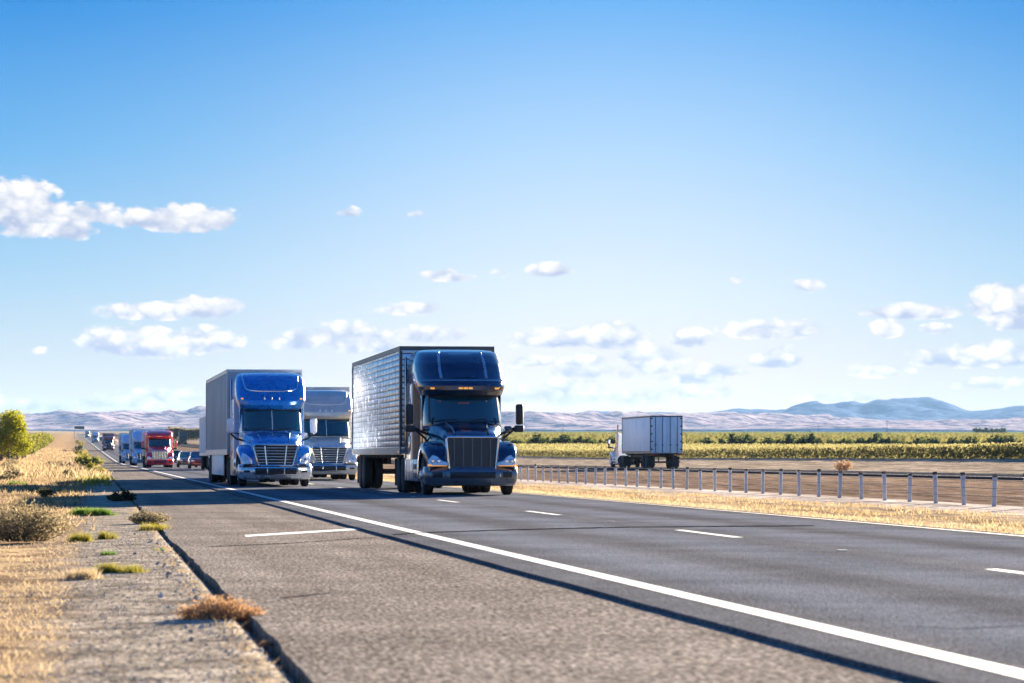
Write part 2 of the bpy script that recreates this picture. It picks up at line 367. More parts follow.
def strip(name, s0, s1, z, m, ta=ts, kind='structure', thick=0., wob=None, sf=None):
    V = []; A = []; T = []
    n = len(ta)
    for i, t in enumerate(ta):
        a, b = (s0, s1) if sf is None else sf(t)
        if wob: a = a+wob(t)
        for q in ((a, b) if not thick else (a, a, b, b)):
            V.append(P(q, t, z)); A.append(q); T.append(t)
    if thick:
        for i in range(n): V[4*i].z -= thick; V[4*i+3].z -= thick
        fs = []
        for i in range(n-1):
            for j in range(3): fs.append((4*i+j, 4*i+j+1, 4*i+5+j, 4*i+4+j))
    else: fs = [(2*i, 2*i+1, 2*i+3, 2*i+2) for i in range(n-1)]
    me = bpy.data.meshes.new(name); me.from_pydata([v[:] for v in V], [], fs)
    for nm, arr in (('s', A), ('t', T)):
        a = me.attributes.new(nm, 'FLOAT', 'POINT'); a.data.foreach_set('value', np.array(arr, dtype=np.float32))
    o = link(name, me, m); tag(o, kind=kind); return o
random.seed(3)
tw = np.arange(-60, 420, .35); ww = np.convolve(np.random.randn(len(tw)), np.ones(4)/4, 'same')*.018+np.convolve(np.random.randn(len(tw)), np.ones(31)/31, 'same')*.10
fine_ts = np.concatenate([np.arange(-400, -10, 15), np.arange(-10, 150, .35), np.arange(150, 600, 8), np.arange(600, 3200, 40)])
strip('road_shoulder', 1.0, 3.85, -.03, m_shoulder, ta=fine_ts, thick=.13, wob=lambda t: float(np.interp(t, tw, ww)) if t < 400 else 0)
ww2 = np.convolve(np.random.randn(len(tw)), np.ones(9)/9, 'same')*.02
strip('road', 3.72, 11.82, .0, m_lane, ta=fine_ts, thick=.12, wob=lambda t: float(np.interp(t, tw, ww2)) if t < 400 else 0)
strip('edge_line', 4.13, 4.31, .004, m_white)
strip('median_line', 11.5, 11.61, .004, m_yellow)
def so(t): return 46-13*min(max((t-300)/700., 0), 1)
strip('far_road', 41, 51, .04, m_opp, sf=lambda t: (so(t)-5, so(t)+5), thick=.12)
strip('far_road_line', 0, 0, .046, m_white, sf=lambda t: (so(t)-3.7, so(t)-3.55)); strip('far_road_line', 0, 0, .046, m_white, sf=lambda t: (so(t)+3.55, so(t)+3.7))
# dashes of the lane line, near ends as measured
dash = MB(); t0 = tOf(7.88, F/(569.4-HZ))
for k in range(-4, 30):
    a = t0+14.63*k; q = [P(7.82, a-3.9, .004), P(7.95, a-3.9, .004), P(7.95, a, .004), P(7.82, a, .004)]
    dash.add(q, [(0,1,2,3)])
tag(dash.build('lane_dashes', m_white, recalc=False), kind='structure')
mk = MB()
for k in range(-3, 14):
    c = P(7.88, t0+14.63*k-3.9-5.3, .004); mk.rbox(c.x-.055, c.x+.055, c.y-.06, c.y+.06, .001, .009, .003)
tag(mk.build('lane_markers', m_white), kind='structure')
def pix(px, py, z=0.):
    Yw = F*(1-z)/(py-HZ); return Vector(((px-512)/F*Yw, Yw, z))
q = [pix(244.5, 534.9, -.026), pix(359.7, 528.0, -.026), pix(360.7, 529.7, -.026), pix(245.5, 536.9, -.026)]
tag(MB().add(q, [(0,3,2,1)]).build('shoulder_mark', m_white, recalc=False), kind='structure')
def crack(pts, w, z, name='road_crack'):
    mb = MB(); V = []; fs = []
    n = 60; ps = []
    for i in range(n+1):
        f = i/n*(len(pts)-1); k = min(int(f), len(pts)-2); a = f-k
        px = pts[k][0]*(1-a)+pts[k+1][0]*a; py = pts[k][1]*(1-a)+pts[k+1][1]*a
        zz = z(px, py); p = pix(px, py+random.uniform(-.12, .12), zz)
        ww = w*random.uniform(.6, 1.3); V += [p+Vector((0, -ww, 0)), p+Vector((0, ww, 0))]
    for i in range(n): fs.append((2*i, 2*i+2, 2*i+3, 2*i+1))
    mb.add(V, fs); tag(mb.build(name, m_tar, recalc=False), kind='structure')
crack([(210,546.6),(290,543),(372,537.6)], .09, lambda x, y: -.026)
crack([(393,534.6),(424,532.4),(524,529.2),(624,527),(724,526.2),(815,525.6)], .17, lambda x, y: .005)
crack([(280,598),(330,593)], .05, lambda x, y: -.026)
crack([(905,626),(960,628.5),(1030,625)], .018, lambda x, y: .005)

# ------------------------------------------------------------------ far hills
def hills(name, prof, Y0, depth, zbase, m, seed, rough, n=420, rows=26, jag=0.):
    """ridge line given as directions, built as a terrain belt with spurs and gullies"""
    rs = np.random.RandomState(seed)
    xs = np.linspace(-2400, 3400, n); pp = np.array(prof, float)
    top = np.interp(xs, pp[:,0], pp[:,1])
    if jag: top = top-jag*(np.abs(np.sin(xs*.021+1.3))+.6*np.abs(np.sin(xs*.047+seed))+.35*np.abs(np.sin(xs*.113))-.9)
    V = []
    def fbm(x, y):
        v = 0; a = 1.; 
        for k in range(6):
            fx = 2**k
            v = v+a*(1-np.abs(np.sin(x*fx*1.13+k*2.1+1.7*np.sin(y*fx*.7+k)+seed))*1.3); a *= .55
        return v
    for j in range(rows):
        f = j/(rows-1); Yw = Y0+depth*f
        Xw = (xs-512)/F*(Y0+depth)*(Yw/(Y0+depth))
        zt = 1+(HZ-top)/F*(Y0+depth*.75)
        prof_f = min(f/.75, 1)**.85 if f < .75 else 1-(f-.75)*1.2
        hgt = np.maximum(zt-zbase, 0)
        nz = fbm(Xw/(depth*.11), np.full_like(Xw, Yw/(depth*.16)))
        z = zbase+hgt*prof_f+hgt*rough*nz*math.sin(math.pi*min(f/.78, 1))*.5+hgt*.012*nz*(f > .5)
        if j == 0: z = np.full_like(z, zbase-60.)
        V.append(np.stack([Xw, np.full_like(Xw, Yw), z], -1))
    V = np.array(V).reshape(-1, 3); idx = np.arange(rows*n).reshape(rows, n)
    fs = np.stack([idx[:-1,:-1], idx[:-1,1:], idx[1:,1:], idx[1:,:-1]], -1).reshape(-1, 4)
    me = bpy.data.meshes.new(name); me.from_pydata(V.tolist(), [], fs.tolist())
    me.polygons.foreach_set('use_smooth', [True]*len(me.polygons))
    return tag(link(name, me, m), kind='structure')
m_hill = mat('hill_grass_and_shade', (.42,.30,.22), 1.0, spec=0.); g = G(m_hill)
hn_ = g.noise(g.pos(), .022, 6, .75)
g.l.new(g.ramp(hn_, [(.40, (.07,.075,.15)), (.47, (.26,.22,.26)), (.53, (.50,.38,.37)), (.60, (.62,.50,.47))]), g.b.inputs['Base Color'])  # dark blue patches stand for trees and hillside shade, put into the colour
m_mt = mat('hazed_mountain_brush', (.13,.12,.11), 1.0, spec=0.); g = G(m_mt)
g.l.new(g.ramp(g.noise(g.pos(), .009, 6, .75), [(.42, (.05,.08,.16)), (.58, (.15,.20,.30))]), g.b.inputs['Base Color'])  # blue of the distant air is mixed into the brush colour
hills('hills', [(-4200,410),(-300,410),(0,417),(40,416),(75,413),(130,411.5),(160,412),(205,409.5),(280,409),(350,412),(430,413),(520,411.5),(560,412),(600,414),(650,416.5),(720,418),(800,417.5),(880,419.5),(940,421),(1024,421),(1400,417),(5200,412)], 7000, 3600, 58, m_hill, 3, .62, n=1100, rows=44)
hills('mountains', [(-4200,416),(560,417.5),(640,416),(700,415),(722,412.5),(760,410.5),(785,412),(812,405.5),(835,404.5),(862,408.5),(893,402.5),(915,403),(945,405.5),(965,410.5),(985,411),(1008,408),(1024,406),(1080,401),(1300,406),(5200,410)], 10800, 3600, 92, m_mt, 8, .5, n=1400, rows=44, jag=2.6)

# ------------------------------------------------------------------ haze
if True:
    m_haze = bpy.data.materials.new('haze'); m_haze.use_nodes = True; t = m_haze.node_tree
    for n in list(t.nodes): t.nodes.remove(n)
    o_ = t.nodes.new('ShaderNodeOutputMaterial'); pv_ = t.nodes.new('ShaderNodeVolumePrincipled')
    pv_.inputs['Color'].default_value = (.36,.64,1.0,1); pv_.inputs['Density'].default_value = 0.000024; pv_.inputs['Anisotropy'].default_value = 0
    t.links.new(pv_.outputs[0], o_.inputs['Volume'])
    hb = MB().box(-15500, 15500, -700, 15800, -70, 265).build('haze', m_haze)
    tag(hb, kind='stuff')

# ================================================================== VEHICLES
def paint(name, c, metal=.25, rough=.32, coat=.8):
    m = mat(name, c, rough, metal, coat); g = G(m)
    n = g.noise(g.obj(), 3.0, 5, .6); v = g.rng(n, .3, .7, .86, 1.1)
    g.l.new(g.mix(1., (*c,), g.comb(v, v, v), 'MULTIPLY'), g.b.inputs['Base Color'])
    g.l.new(g.rng(n, .35, .7, rough-.05, rough+.14), g.b.inputs['Roughness'])
    return m
m_tyre = mat('tyre_rubber', (.016,.016,.018), .85)
m_rim = mat('polished_rim', (.62,.62,.64), .3, .9)
m_chrome = mat('chrome', (.75,.76,.78), .14, 1.)
m_black = mat('black_plastic', (.018,.019,.022), .55)
m_grille = mat('dark_grille_mesh', (.022,.027,.036), .45, .4)
m_darkbar = mat('dark_grille_bar', (.11,.13,.16), .35, .7)
m_frame = mat('chassis_paint', (.03,.03,.033), .6, .2)
m_alu = mat('aluminium_rail', (.55,.56,.58), .42, .5)
m_lamp = mat('lamp_lens', (.80,.82,.85), .08, .3, 1.)
m_amber = mat('amber_lens', (.9,.38,.06), .25, 0, .5, emit=(1,.42,.08), estr=.12)
m_red = mat('red_lens', (.55,.02,.02), .25, 0, .5)
m_glass = mat('tinted_windscreen', (.006,.04,.055), .05, 0, 1.0, spec=.8)
m_whitep = mat('white_paint_line', (.75,.76,.78), .4)
m_curtain = mat('cab_interior', (.05,.06,.07), .8)

def interp_sec(tab):
    """tab rows (z, yf, hw, d, n)"""
    zs = [r[0] for r in tab]
    def f(z): return tuple(float(np.interp(z, zs, [r[i] for r in tab])) for i in range(1, 5))
    return f
def front_pt(sec, phi, z, off=0.):
    yf, hw, d, n = sec(z); c, s = math.cos(phi), math.sin(phi); e = 2/n
    x = (hw+off)*math.copysign(abs(c)**e, c); y = yf-off+(d)*(1-abs(s)**e); return (x, y, z)
def outline(sec, z, yb, n=22, rb=.07):
    hw = sec(z)[1]; pts = [(hw-rb, yb, z), (hw-rb*.3, yb-rb*.3, z), (hw, yb-rb, z)]
    pts += [front_pt(sec, math.pi*k/n, z) for k in range(n+1)]
    pts += [(-hw, yb-rb, z), (-hw+rb*.3, yb-rb*.3, z), (-hw+rb, yb, z)]
    return pts
def vloft(tab, yb, n=22, mi=0, zs=None, rb=.07):
    sec = interp_sec(tab); zs = zs or [r[0] for r in tab]
    ybf = yb if callable(yb) else (lambda z: yb)
    return MB().loft([outline(sec, z, ybf(z), n, rb) for z in zs], mi=mi)
def patch(sec, p0, p1, z0, z1, off=.006, nu=12, nv=4, thick=.012, mb=None, skew=0.):
    """panel lying on the front surface of a lofted body; p = fraction of half width (-1..1)"""
    mb = mb or MB(); O = []; I = []
    def ph(p, z):
        n = sec(z)[3]; return math.acos(max(-1, min(1, math.copysign(abs(p)**(n/2), p))))
    for o_, arr in ((off, O), (off-thick, I)):
        for j in range(nv+1):
            z = z0+(z1-z0)*j/nv; sk = skew*(j/nv)
            arr.append([front_pt(sec, ph(p0*(1-sk)+(p1-p0)*(1-sk)*i/nu, z), z, o_) for i in range(nu+1)])
    m = nu+1; vs = [p for r in O for p in r]+[p for r in I for p in r]; k = (nv+1)*m; fs = []
    for j in range(nv):
        for i in range(nu):
            a = j*m+i; fs.append((a, a+1, a+1+m, a+m)); fs.append((k+a, k+a+m, k+a+m+1, k+a+1))
    for i in range(nu): fs.append((i, k+i, k+i+1, i+1)); a = nv*m+i; fs.append((a, a+1, k+a+1, k+a))
    for j in range(nv): a = j*m; fs.append((a, a+m, k+a+m, k+a)); a = j*m+nu; fs.append((a, k+a, k+a+m, a+m))
    mb.add(vs, fs, 0, True); return mb

def wheel_meshes(dual=False, r=.52):
    w = .27
    prof = [(0,.30),(0,.36),(.015,.44),(.02,.49),(.05,r-.005),(.09,r),(w-.09,r),(w-.05,r-.005),(w-.02,.49),(w,.44),(w,.30)]
    ty = MB()
    for k in ((0, .33) if dual else (0,)):
        ty.lathe_x([(x+k, q) for x, q in prof], 0, 0, 0, 28)
        for j in range(28):                                    # tread blocks
            a = 2*math.pi*j/28; ca, sa_ = math.cos(a), math.sin(a)
            for x0 in (.05, .15):
                c = (k+x0+.035, (r+.004)*ca, (r+.004)*sa_)
                ty.add([(c[0]-.03, c[1]-sa_*.035, c[2]+ca*.035), (c[0]+.03, c[1]-sa_*.035, c[2]+ca*.035), (c[0]+.03, c[1]+sa_*.035, c[2]-ca*.035), (c[0]-.03, c[1]+sa_*.035, c[2]-ca*.035)], [(0,1,2,3)])
    rm = MB()
    if dual: rm.lathe_x([(.02,.305),(.005,.30),(.03,.27),(.12,.25),(.16,.20),(.16,.13),(.06,.12),(.04,.09),(.035,0.001)], 0, 0, 0, 24)
    else: rm.lathe_x([(.015,.305),(-.005,.30),(.02,.27),(.035,.2),(.03,.14),(-.03,.13),(-.06,.10),(-.065,.0001)], 0, 0, 0, 24)
    for j in range(10):
        a = 2*math.pi*j/10; xx = .14 if dual else .02
        rm.lathe_x([(xx-.02,.016),(xx+.01,.016),(xx+.02,.0001)], 0, .165*math.cos(a), .165*math.sin(a), 6)
    return ty, rm
_wc = {}
def add_wheel(parent, x, y, side, dual=False, r=.52, split=True, rim=None):
    """outer face at |x|; side +1 = right, -1 = left"""
    rim = rim or m_rim
    key = (dual, rim.name)
    if key not in _wc:
        ty, rm = wheel_meshes(dual); a = ty.build('wheel', m_tyre); b = rm.build('rim', rim, ang=30)
        _wc[key] = (a.data, b.data); bpy.data.objects.remove(a); bpy.data.objects.remove(b)
    w = bpy.data.objects.new('wheel', _wc[key][0]); C.objects.link(w); w.parent = parent
    w.location = (side*x, y, r); w.rotation_euler = (0, 0, math.pi if side > 0 else 0); w.scale = (1, r/.52, r/.52)
    if split:
        k = bpy.data.objects.new('rim', _wc[key][1]); C.objects.link(k); k.parent = w
    return w

def tractor(root, style='P', body=None, bumper=None, roof='high', sleeper=True, visor=None, mirror_m=None, grille_m=None, skirt_m=None, drive_y=(6.1, 7.4), lit=False, rear_end=8.3, detail=True, surround=None):
    bumper = bumper or body; mirror_m = mirror_m or m_black; skirt_m = skirt_m or body
    CW = 1.04; zl = -.10 if style == 'P' else -.14; yo = -.5 if style == 'P' else -.3
    # ---- bumper
    btab = [(.24,.20,1.10,.5,2.6), (.28,.08,1.17,.5,2.7), (.40,.02,1.21,.5,2.8), (.56,.0,1.22,.5,2.8), (.66,.05,1.22,.5,2.8), (.74,.14,1.20,.45,2.8)]
    bsec = interp_sec(btab)
    bo = vloft(btab, .85).build('bumper', bumper, root)
    if style == 'P':
        patch(bsec, -.48, .48, .44, .60, .005).build('lower_grille', m_grille, bo)
        for sgn in (-1, 1): patch(bsec, sgn*.84, sgn*.64, .46, .60, .006, nu=5).build('fog_lamp', m_black, bo)
        patch(bsec, -.93, .93, .25, .30, .012, nu=30, nv=1).build('lip', m_alu, bo)
        for sgn in (-1, 1): patch(bsec, sgn*.585, sgn*.56, .48, .56, .02, nu=2, nv=1).build('tow_hook', m_chrome, bo)
    else:
        patch(bsec, -.56, .56, .40, .62, .004).build('lower_grille', m_grille, bo)
        f = MB(); patch(bsec, -.60, .60, .615, .65, .02, mb=f); patch(bsec, -.56, .56, .385, .415, .02, mb=f)
        for p in (-.6, -.24, .215, .57): patch(bsec, p, p+.03, .40, .64, .018, nu=2, mb=f)
        f.build('lower_grille_trim', m_chrome, bo)
        for sgn in (-1, 1): patch(bsec, sgn*.86, sgn*.70, .47, .54, .006, nu=5).build('fog_lamp', m_black, bo)
        patch(bsec, -.97, .97, .66, .70, .008, nu=30, nv=1).build('seam', m_black, bo)
    # ---- hood
    rings = []
    if style == 'P': hs = [(.20,.68,.70,1.46,1.52),(.30,.70,.72,1.52,1.60),(.8,.72,.75,1.66,1.76),(1.2,.80,.85,1.73,1.84),(1.55,.92,.9,1.82,1.93),(1.9,.98,.9,1.84,1.94)]
    else: hs = [(.16,.70,.74,1.34,1.40),(.26,.74,.74,1.42,1.50),(.8,.80,.75,1.58,1.70),(1.3,.88,.85,1.68,1.79),(1.7,.96,.9,1.75,1.85),(2.1,1.0,.9,1.76,1.86)]
    for (y, hw, zb, zs_, zt) in hs:
        half = [(hw+.02, zb), (hw+.01, zb+(zs_-zb)*.6), (hw-.03, zs_-.06), (hw*.84, zs_+.01), (hw*.55, zt-.02), (hw*.25, zt), (0, zt)]
        rings.append([(x, y, z) for x, z in half]+[(-x, y, z) for x, z in half[-2::-1]])
    hood = MB().loft(rings).build('hood', body, root, ang=50)
    # hood crease lines
    for sgn in (-1, 1): MB().tube([(sgn*hw*.62, y, zt+.0-.015) for (y, hw, zb, zs_, zt) in hs[1:5]], .022, 6).build('hood_crease', body, hood)
    # ---- grille
    gw0, gw1, gz0, gz1 = (.60, .68, .665, 1.49) if style == 'P' else (.56, .74, .70, 1.38)
    gy = lambda z: .17 if style == 'P' else .12+.03*(z-.7)
    gr = MB()
    gr.loft([[(x, gy(z)-.02, z) for x, z in ((-gw0,gz0),(gw0,gz0),(gw1,gz1),(-gw1,gz1))], [(x, gy(z)+.14, z) for x, z in ((-gw0,gz0),(gw0,gz0),(gw1,gz1),(-gw1,gz1))]], smooth=False)
    go = gr.build('grille', m_grille, root)
    sur = MB(); loop = [(-gw0,gz0),(gw0,gz0),(gw1,gz1-.05),(gw1*.92,gz1+.01),(-gw1*.92,gz1+.01),(-gw1,gz1-.05),(-gw0,gz0)]
    sur.tube([(x, gy(z)-.035, z) for x, z in loop], .032 if style == 'P' else .038, 8)
    sur.build('grille_surround', surround or m_chrome, go)
    br = MB()
    if style == 'P':
        for k in range(-2, 3): br.box(k*.235-.014, k*.235+.014, gy(1)-.05, gy(1)-.018, gz0+.02, gz1-.03)
        for k in range(34):
            z = gz0+.03+(gz1-gz0-.06)*k/34; w = gw0+(gw1-gw0)*(z-gz0)/(gz1-gz0)-.02
            br.box(-w, w, gy(z)-.03, gy(z)-.022, z, z+.006)
    else:
        for k in (-.33, .33):
            br.loft([[(k*a*.9-.018, gy(z)-.055, z), (k*a*.9+.018, gy(z)-.055, z), (k*a*.9+.018, gy(z)-.02, z), (k*a*.9-.018, gy(z)-.02, z)] for z, a in ((gz0+.02, 1.0), (gz1-.03, 1.22))], smooth=False)
        for k in range(1, 7):
            z = gz0+(gz1-gz0)*k/7; w = gw0+(gw1-gw0)*(z-gz0)/(gz1-gz0)-.02
            br.rbox(-w, w, gy(z)-.045, gy(z)-.012, z-.009, z+.011, .005)
    br.build('grille_bars', grille_m or (m_chrome if style == 'F' else m_darkbar), go)
    # ---- fenders and head lamps
    wy = 1.28
    for sgn in (-1, 1):
        fm = MB(); rings = []
        prof = [(.16,.72),(.18,.86),(.26,1.02),(.42,1.17),(.66,1.29),(.95,1.36),(1.28,1.38),(1.58,1.34),(1.84,1.24),(2.02,1.08),(2.1,.86),(2.12,.62)]
        for i, (y, z) in enumerate(prof):
            th = math.pi*(i/(len(prof)-1)); oy, oz = wy-.60*math.cos(th), .55+.62*math.sin(th)*(1 if math.sin(th) > .0 else 0)
            ins = .06 if i < 2 else .0
            xo = 1.22-max(0, (.5-y))*.32
            rings.append([(sgn*x, yy, zz) for x, yy, zz in ((.55, y, z+.02), (.80, y, z+.035), (xo-.12, y, z+.01), (xo-.03, y+(.02 if y < 1.2 else -.02), z-.035), (xo, y+(.05 if y < 1.2 else -.05), z-.10), (xo, oy, oz), (xo-.05, oy, oz))])
        fm.loft(rings, closed=False); fo = fm.build('fender', body, root, ang=60)
        # lamp on the fender's front corner
        if style == 'P': out_ = [(.60,.76),(1.12,.76),(1.14,.90),(1.02,1.04),(.93,1.02),(.80,.90),(.62,.84)]
        else: out_ = [(.76,.74),(1.10,.74),(1.14,.90),(1.10,1.12),(1.00,1.10),(.86,.98),(.78,.88)]
        hy = lambda x, z: .045+.45*max(0, x-.85)**1.3+.55*max(0, z-.80)
        nO = len(out_); cx = sum(p[0] for p in out_)/nO; cz = sum(p[1] for p in out_)/nO
        lm_ = MB(); A = [(sgn*x, hy(x, z)+.03, z) for x, z in out_]; B = [(sgn*(cx+(x-cx)*.9), hy(x, z)-.035, cz+(z-cz)*.9) for x, z in out_]; Cc = [(sgn*(cx+(x-cx)*.45), hy(x, z)-.05, cz+(z-cz)*.45) for x, z in out_]
        lm_.loft([A, B, Cc]); lo = lm_.build('headlight', m_lamp, root, ang=60)
        sg = MB(); hx = (.88 if style == 'P' else .96)
        for dz, dx in ((0, 0), (.0, .15 if style == 'P' else .0)):
            c = (sgn*(hx+dx), hy(hx+dx, .9)-.045, .88+dz)
            rr = .055
            sg.loft([[(c[0]+q*math.cos(a), c[1]+yy, c[2]+q*math.sin(a)) for a in [2*math.pi*k/12 for k in range(12)]] for q, yy in ((rr, .04), (rr, -.012), (rr*.6, -.03))])
        sg.build('reflector', m_chrome, lo)
        am = MB()
        if style == 'P': am.rbox(*sorted((sgn*.66, sgn*1.16)), .085, .14, .748, .80, .01)
        else: am.rbox(*sorted((sgn*.80, sgn*.93)), .09, .14, .80, .93, .015)
        am.build('turn_lamp', m_amber, lo)
    # ---- cab
    dd = 1.0 if style == 'P' else .8; nn = 2.6 if style == 'P' else 2.8
    ctab = [(.92,2.05+yo,CW,dd,nn),(1.9+zl,2.0+yo,CW,dd,nn),(2.0+zl,1.98+yo,CW,dd,nn),(2.32+zl*.8,2.16+yo,CW-.01,dd,nn),(2.66+zl*.6,2.38+yo,CW-.02,dd,nn),(2.74,2.42+yo,CW-.02,dd,nn)]
    wz0, wz1 = 2.03+zl, 2.63+zl*.55; wpf = .86 if style == 'P' else .915
    csec = interp_sec(ctab)
    cab_back = 3.5
    cab = vloft(ctab, cab_back).build('cab', body, root)
    ws = patch(csec, -wpf, wpf, wz0, wz1, .012, nu=24, nv=6).build('windscreen', m_glass, root)
    tr = MB(); patch(csec, -wpf-.02, wpf+.02, wz0-.025, wz0+.005, .018, nu=24, nv=1, mb=tr); patch(csec, -wpf-.02, wpf+.02, wz1-.005, wz1+.03, .018, nu=24, nv=1, mb=tr)
    for sgn in (-1, 1): patch(csec, sgn*(wpf+.03), sgn*(wpf-.005), wz0-.01, wz1+.01, .016, nu=2, nv=6, mb=tr)
    tr.build('windscreen_seal', m_black, ws)
    if style == 'F': patch(csec, -.008, .008, wz0, wz1, .02, nu=2, nv=6).build('windscreen_divider', m_whitep, ws)
    for x0 in (-.75, .1): MB().tube([front_pt(csec, math.acos(math.copysign(abs((x0+k*.1)/CW)**1.5, x0+k*.1)), wz0+.03+.006*k, .03) for k in range(6)], .009, 5).build('wiper', m_black, ws)
    # doors with side glass
    for sgn in (-1, 1):
        x0, x1 = sorted((sgn*(CW-.01), sgn*(CW+.014)))
        dr = MB().rbox(x0, x1, 2.52, 3.40, 1.0, 2.66, .012).build('door', body, root)
        x0, x1 = sorted((sgn*(CW+.0), sgn*(CW+.022)))
        MB().add([(x, y, z) for x in (x0, x1) for y, z in ((2.60,1.95),(3.32,2.0),(3.32,2.55),(2.78,2.55),(2.60,2.25))], [(0,1,2,3,4),(9,8,7,6,5)]+[(i, (i+1) % 5, 5+(i+1) % 5, 5+i) for i in range(5)]).build('side_window', m_glass, dr)
        MB().rbox(*sorted((sgn*(CW+.01), sgn*(CW+.05))), 3.18, 3.34, 1.72, 1.76, .01).build('handle', m_black, dr)
    # ---- sleeper
    SW = 1.21
    ztop = {'high': 3.98, 'mid': 3.32, 'low': 3.0}[roof]
    back = 5.15 if sleeper else cab_back
    if sleeper:
        stab = [(.92,3.42,SW,.35,4),(2.6,3.42,SW,.35,4),(2.95,3.40,SW,.35,4)]
        if roof != 'high': stab[-1] = (min(2.95, ztop-.25),3.40,SW,.35,4)
        sl = vloft(stab, back).build('sleeper', body, root)
        for sgn in (-1, 1):
            MB().rbox(*sorted((sgn*(SW-.01), sgn*(SW+.012))), 4.0, 4.55, 1.15, 1.55, .01).build('luggage_door', body, sl)
            if roof == 'high': MB().rbox(*sorted((sgn*(SW-.01), sgn*(SW+.014))), 3.95, 4.35, 2.15, 2.5, .01).build('sleeper_window', m_glass, sl)
            MB().rbox(*sorted((sgn*(SW-.03), sgn*(SW+.01))), back, back+.45, .95, 3.72 if roof == 'high' else 2.6, .012).build('side_extender', body, sl)
    # ---- roof
    if roof == 'high' and style == 'P':
        rt = [(2.68,2.22,1.07,1.0,2.7),(2.74,2.10,1.11,1.1,2.7),(2.86,2.10,1.15,1.15,2.7),(3.00,2.24,1.17,1.15,2.8),(3.06,2.40,1.18,1.15,2.8),(3.3,2.56,1.19,1.15,2.8),(3.55,2.82,1.17,1.1,2.8),(3.75,3.12,1.12,1.0,2.8),(3.88,3.4,1.07,.8,2.7),(3.95,3.8,.98,.8,2.5),(3.98,4.2,.88,.6,2.4)]
    elif roof == 'high':
        rt = [(2.68,2.30,1.06,.55,3),(2.74,2.22,1.10,.6,3),(2.9,2.25,1.16,.62,3.2),(3.1,2.36,1.18,.65,3.4),(3.4,2.60,1.18,.65,3.5),(3.65,2.86,1.16,.65,3.4),(3.82,3.12,1.12,.65,3.2),(3.92,3.45,1.04,.7,2.8),(3.97,3.9,.92,.6,2.6)]
    elif roof == 'mid':
        rt = [(2.68,2.26,1.06,.55,3),(2.74,2.16,1.10,.6,3),(2.86,2.18,1.14,.62,3.2),(3.0,2.35,1.14,.65,3.4),(3.15,2.65,1.12,.65,3.4),(3.26,3.05,1.06,.65,3.0),(3.32,3.5,.95,.6,2.8)]
    else:
        rt = [(2.68,2.36,1.05,.55,3),(2.74,2.30,1.05,.55,3),(2.84,2.40,1.03,.55,3),(2.90,2.6,.95,.5,3)]
    rt = [(z if z < 2.8 else 2.8+(z-2.8)*.91, yf+yo*(1 if z < 3.1 else .75), hw, d_, n_) for z, yf, hw, d_, n_ in rt] if roof == 'high' else [(z, yf+yo, hw, d_, n_) for z, yf, hw, d_, n_ in rt]
    rt = [(rt[0][0]-.06,)+rt[0][1:]]+rt[1:]
    rsec = interp_sec(rt); yb = (lambda z: back+.02)
    zs = sorted(set([r[0] for r in rt]+[float(z) for z in np.linspace(rt[0][0], rt[-1][0], 18)]))
    ro = vloft(rt, yb, zs=zs, n=30).build('roof_fairing', body, root, ang=40)
    if roof == 'high' and style == 'F':
        ln = MB(); pts = []
        for k in range(41):
            a = k/40.; 
            if a < .35: q = a/.35; p, z = -.86+.14*q, 3.79-.50*q
            elif a > .65: q = (1-a)/.35; p, z = .86-.14*q, 3.79-.50*q
            else: q = (a-.35)/.3; p, z = -.72+1.44*q, 3.29-.09*max(0., math.sin(math.pi*q))**.3
            pts.append((p, z))
        P3 = []
        for p, z in pts:
            n_ = rsec(z)[3]; P3.append(front_pt(rsec, math.acos(max(-1, min(1, math.copysign(abs(p)**(n_/2), p)))), z, .004))
        ln.tube(P3, .019, 6); ln.build('fairing_ridge', surround or m_whitep, ro)
    if roof == 'high' and style == 'P':
        for p0, p1, mm in ((-.28, .28, None),):
            patch(rsec, -.27, .27, 3.08, 3.76, .022, nu=8, nv=12, thick=.05).build('fairing_centre', body, ro)
        patch(rsec, -.97, .97, 2.965, 2.98, .006, nu=30, nv=1).build('fairing_seam', m_black, ro)
        for sgn in (-1, 1):
            P3 = []
            for k in range(14):
                z = 3.05+.72*k/13; p = sgn*(.50+.02*k/13); n_ = rsec(z)[3]
                P3.append(front_pt(rsec, math.acos(math.copysign(abs(p)**(n_/2), p)), z, .0))
            MB().tube(P3, .038, 8).build('fairing_ridge', p_skirt, ro)  # lighter metal stands in for the vertical highlight bands on the fairing
    vz = 2.79 if style == 'P' else 2.95
    if style == 'P' or roof != 'high':
        for x in (-.86, -.16, 0, .16, .86):
            c = front_pt(rsec, math.acos(math.copysign(abs(x/rsec(vz)[1])**1.5, x)), vz, .02)
            MB().rbox(c[0]-.055, c[0]+.055, c[1]-.03, c[1]+.05, vz-.025, vz+.025, .012).build('marker_lamp', m_amber, ro)
    else:
        for x in (-.24, 0, .24):
            c = front_pt(rsec, math.acos(math.copysign(abs(x/rsec(vz)[1])**1.6, x)), vz, .02)
            MB().rbox(c[0]-.02, c[0]+.02, c[1]-.03, c[1]+.05, vz-.055, vz+.055, .015).build('marker_lamp', m_lamp, ro)
        for x in (-.98, .98):
            c = front_pt(rsec, math.acos(math.copysign(abs(x/rsec(vz)[1])**1.6, x)), vz, .01)
            MB().rbox(c[0]-.04, c[0]+.04, c[1]-.04, c[1]+.03, vz-.025, vz+.025, .012).build('marker_lamp', m_amber, ro)
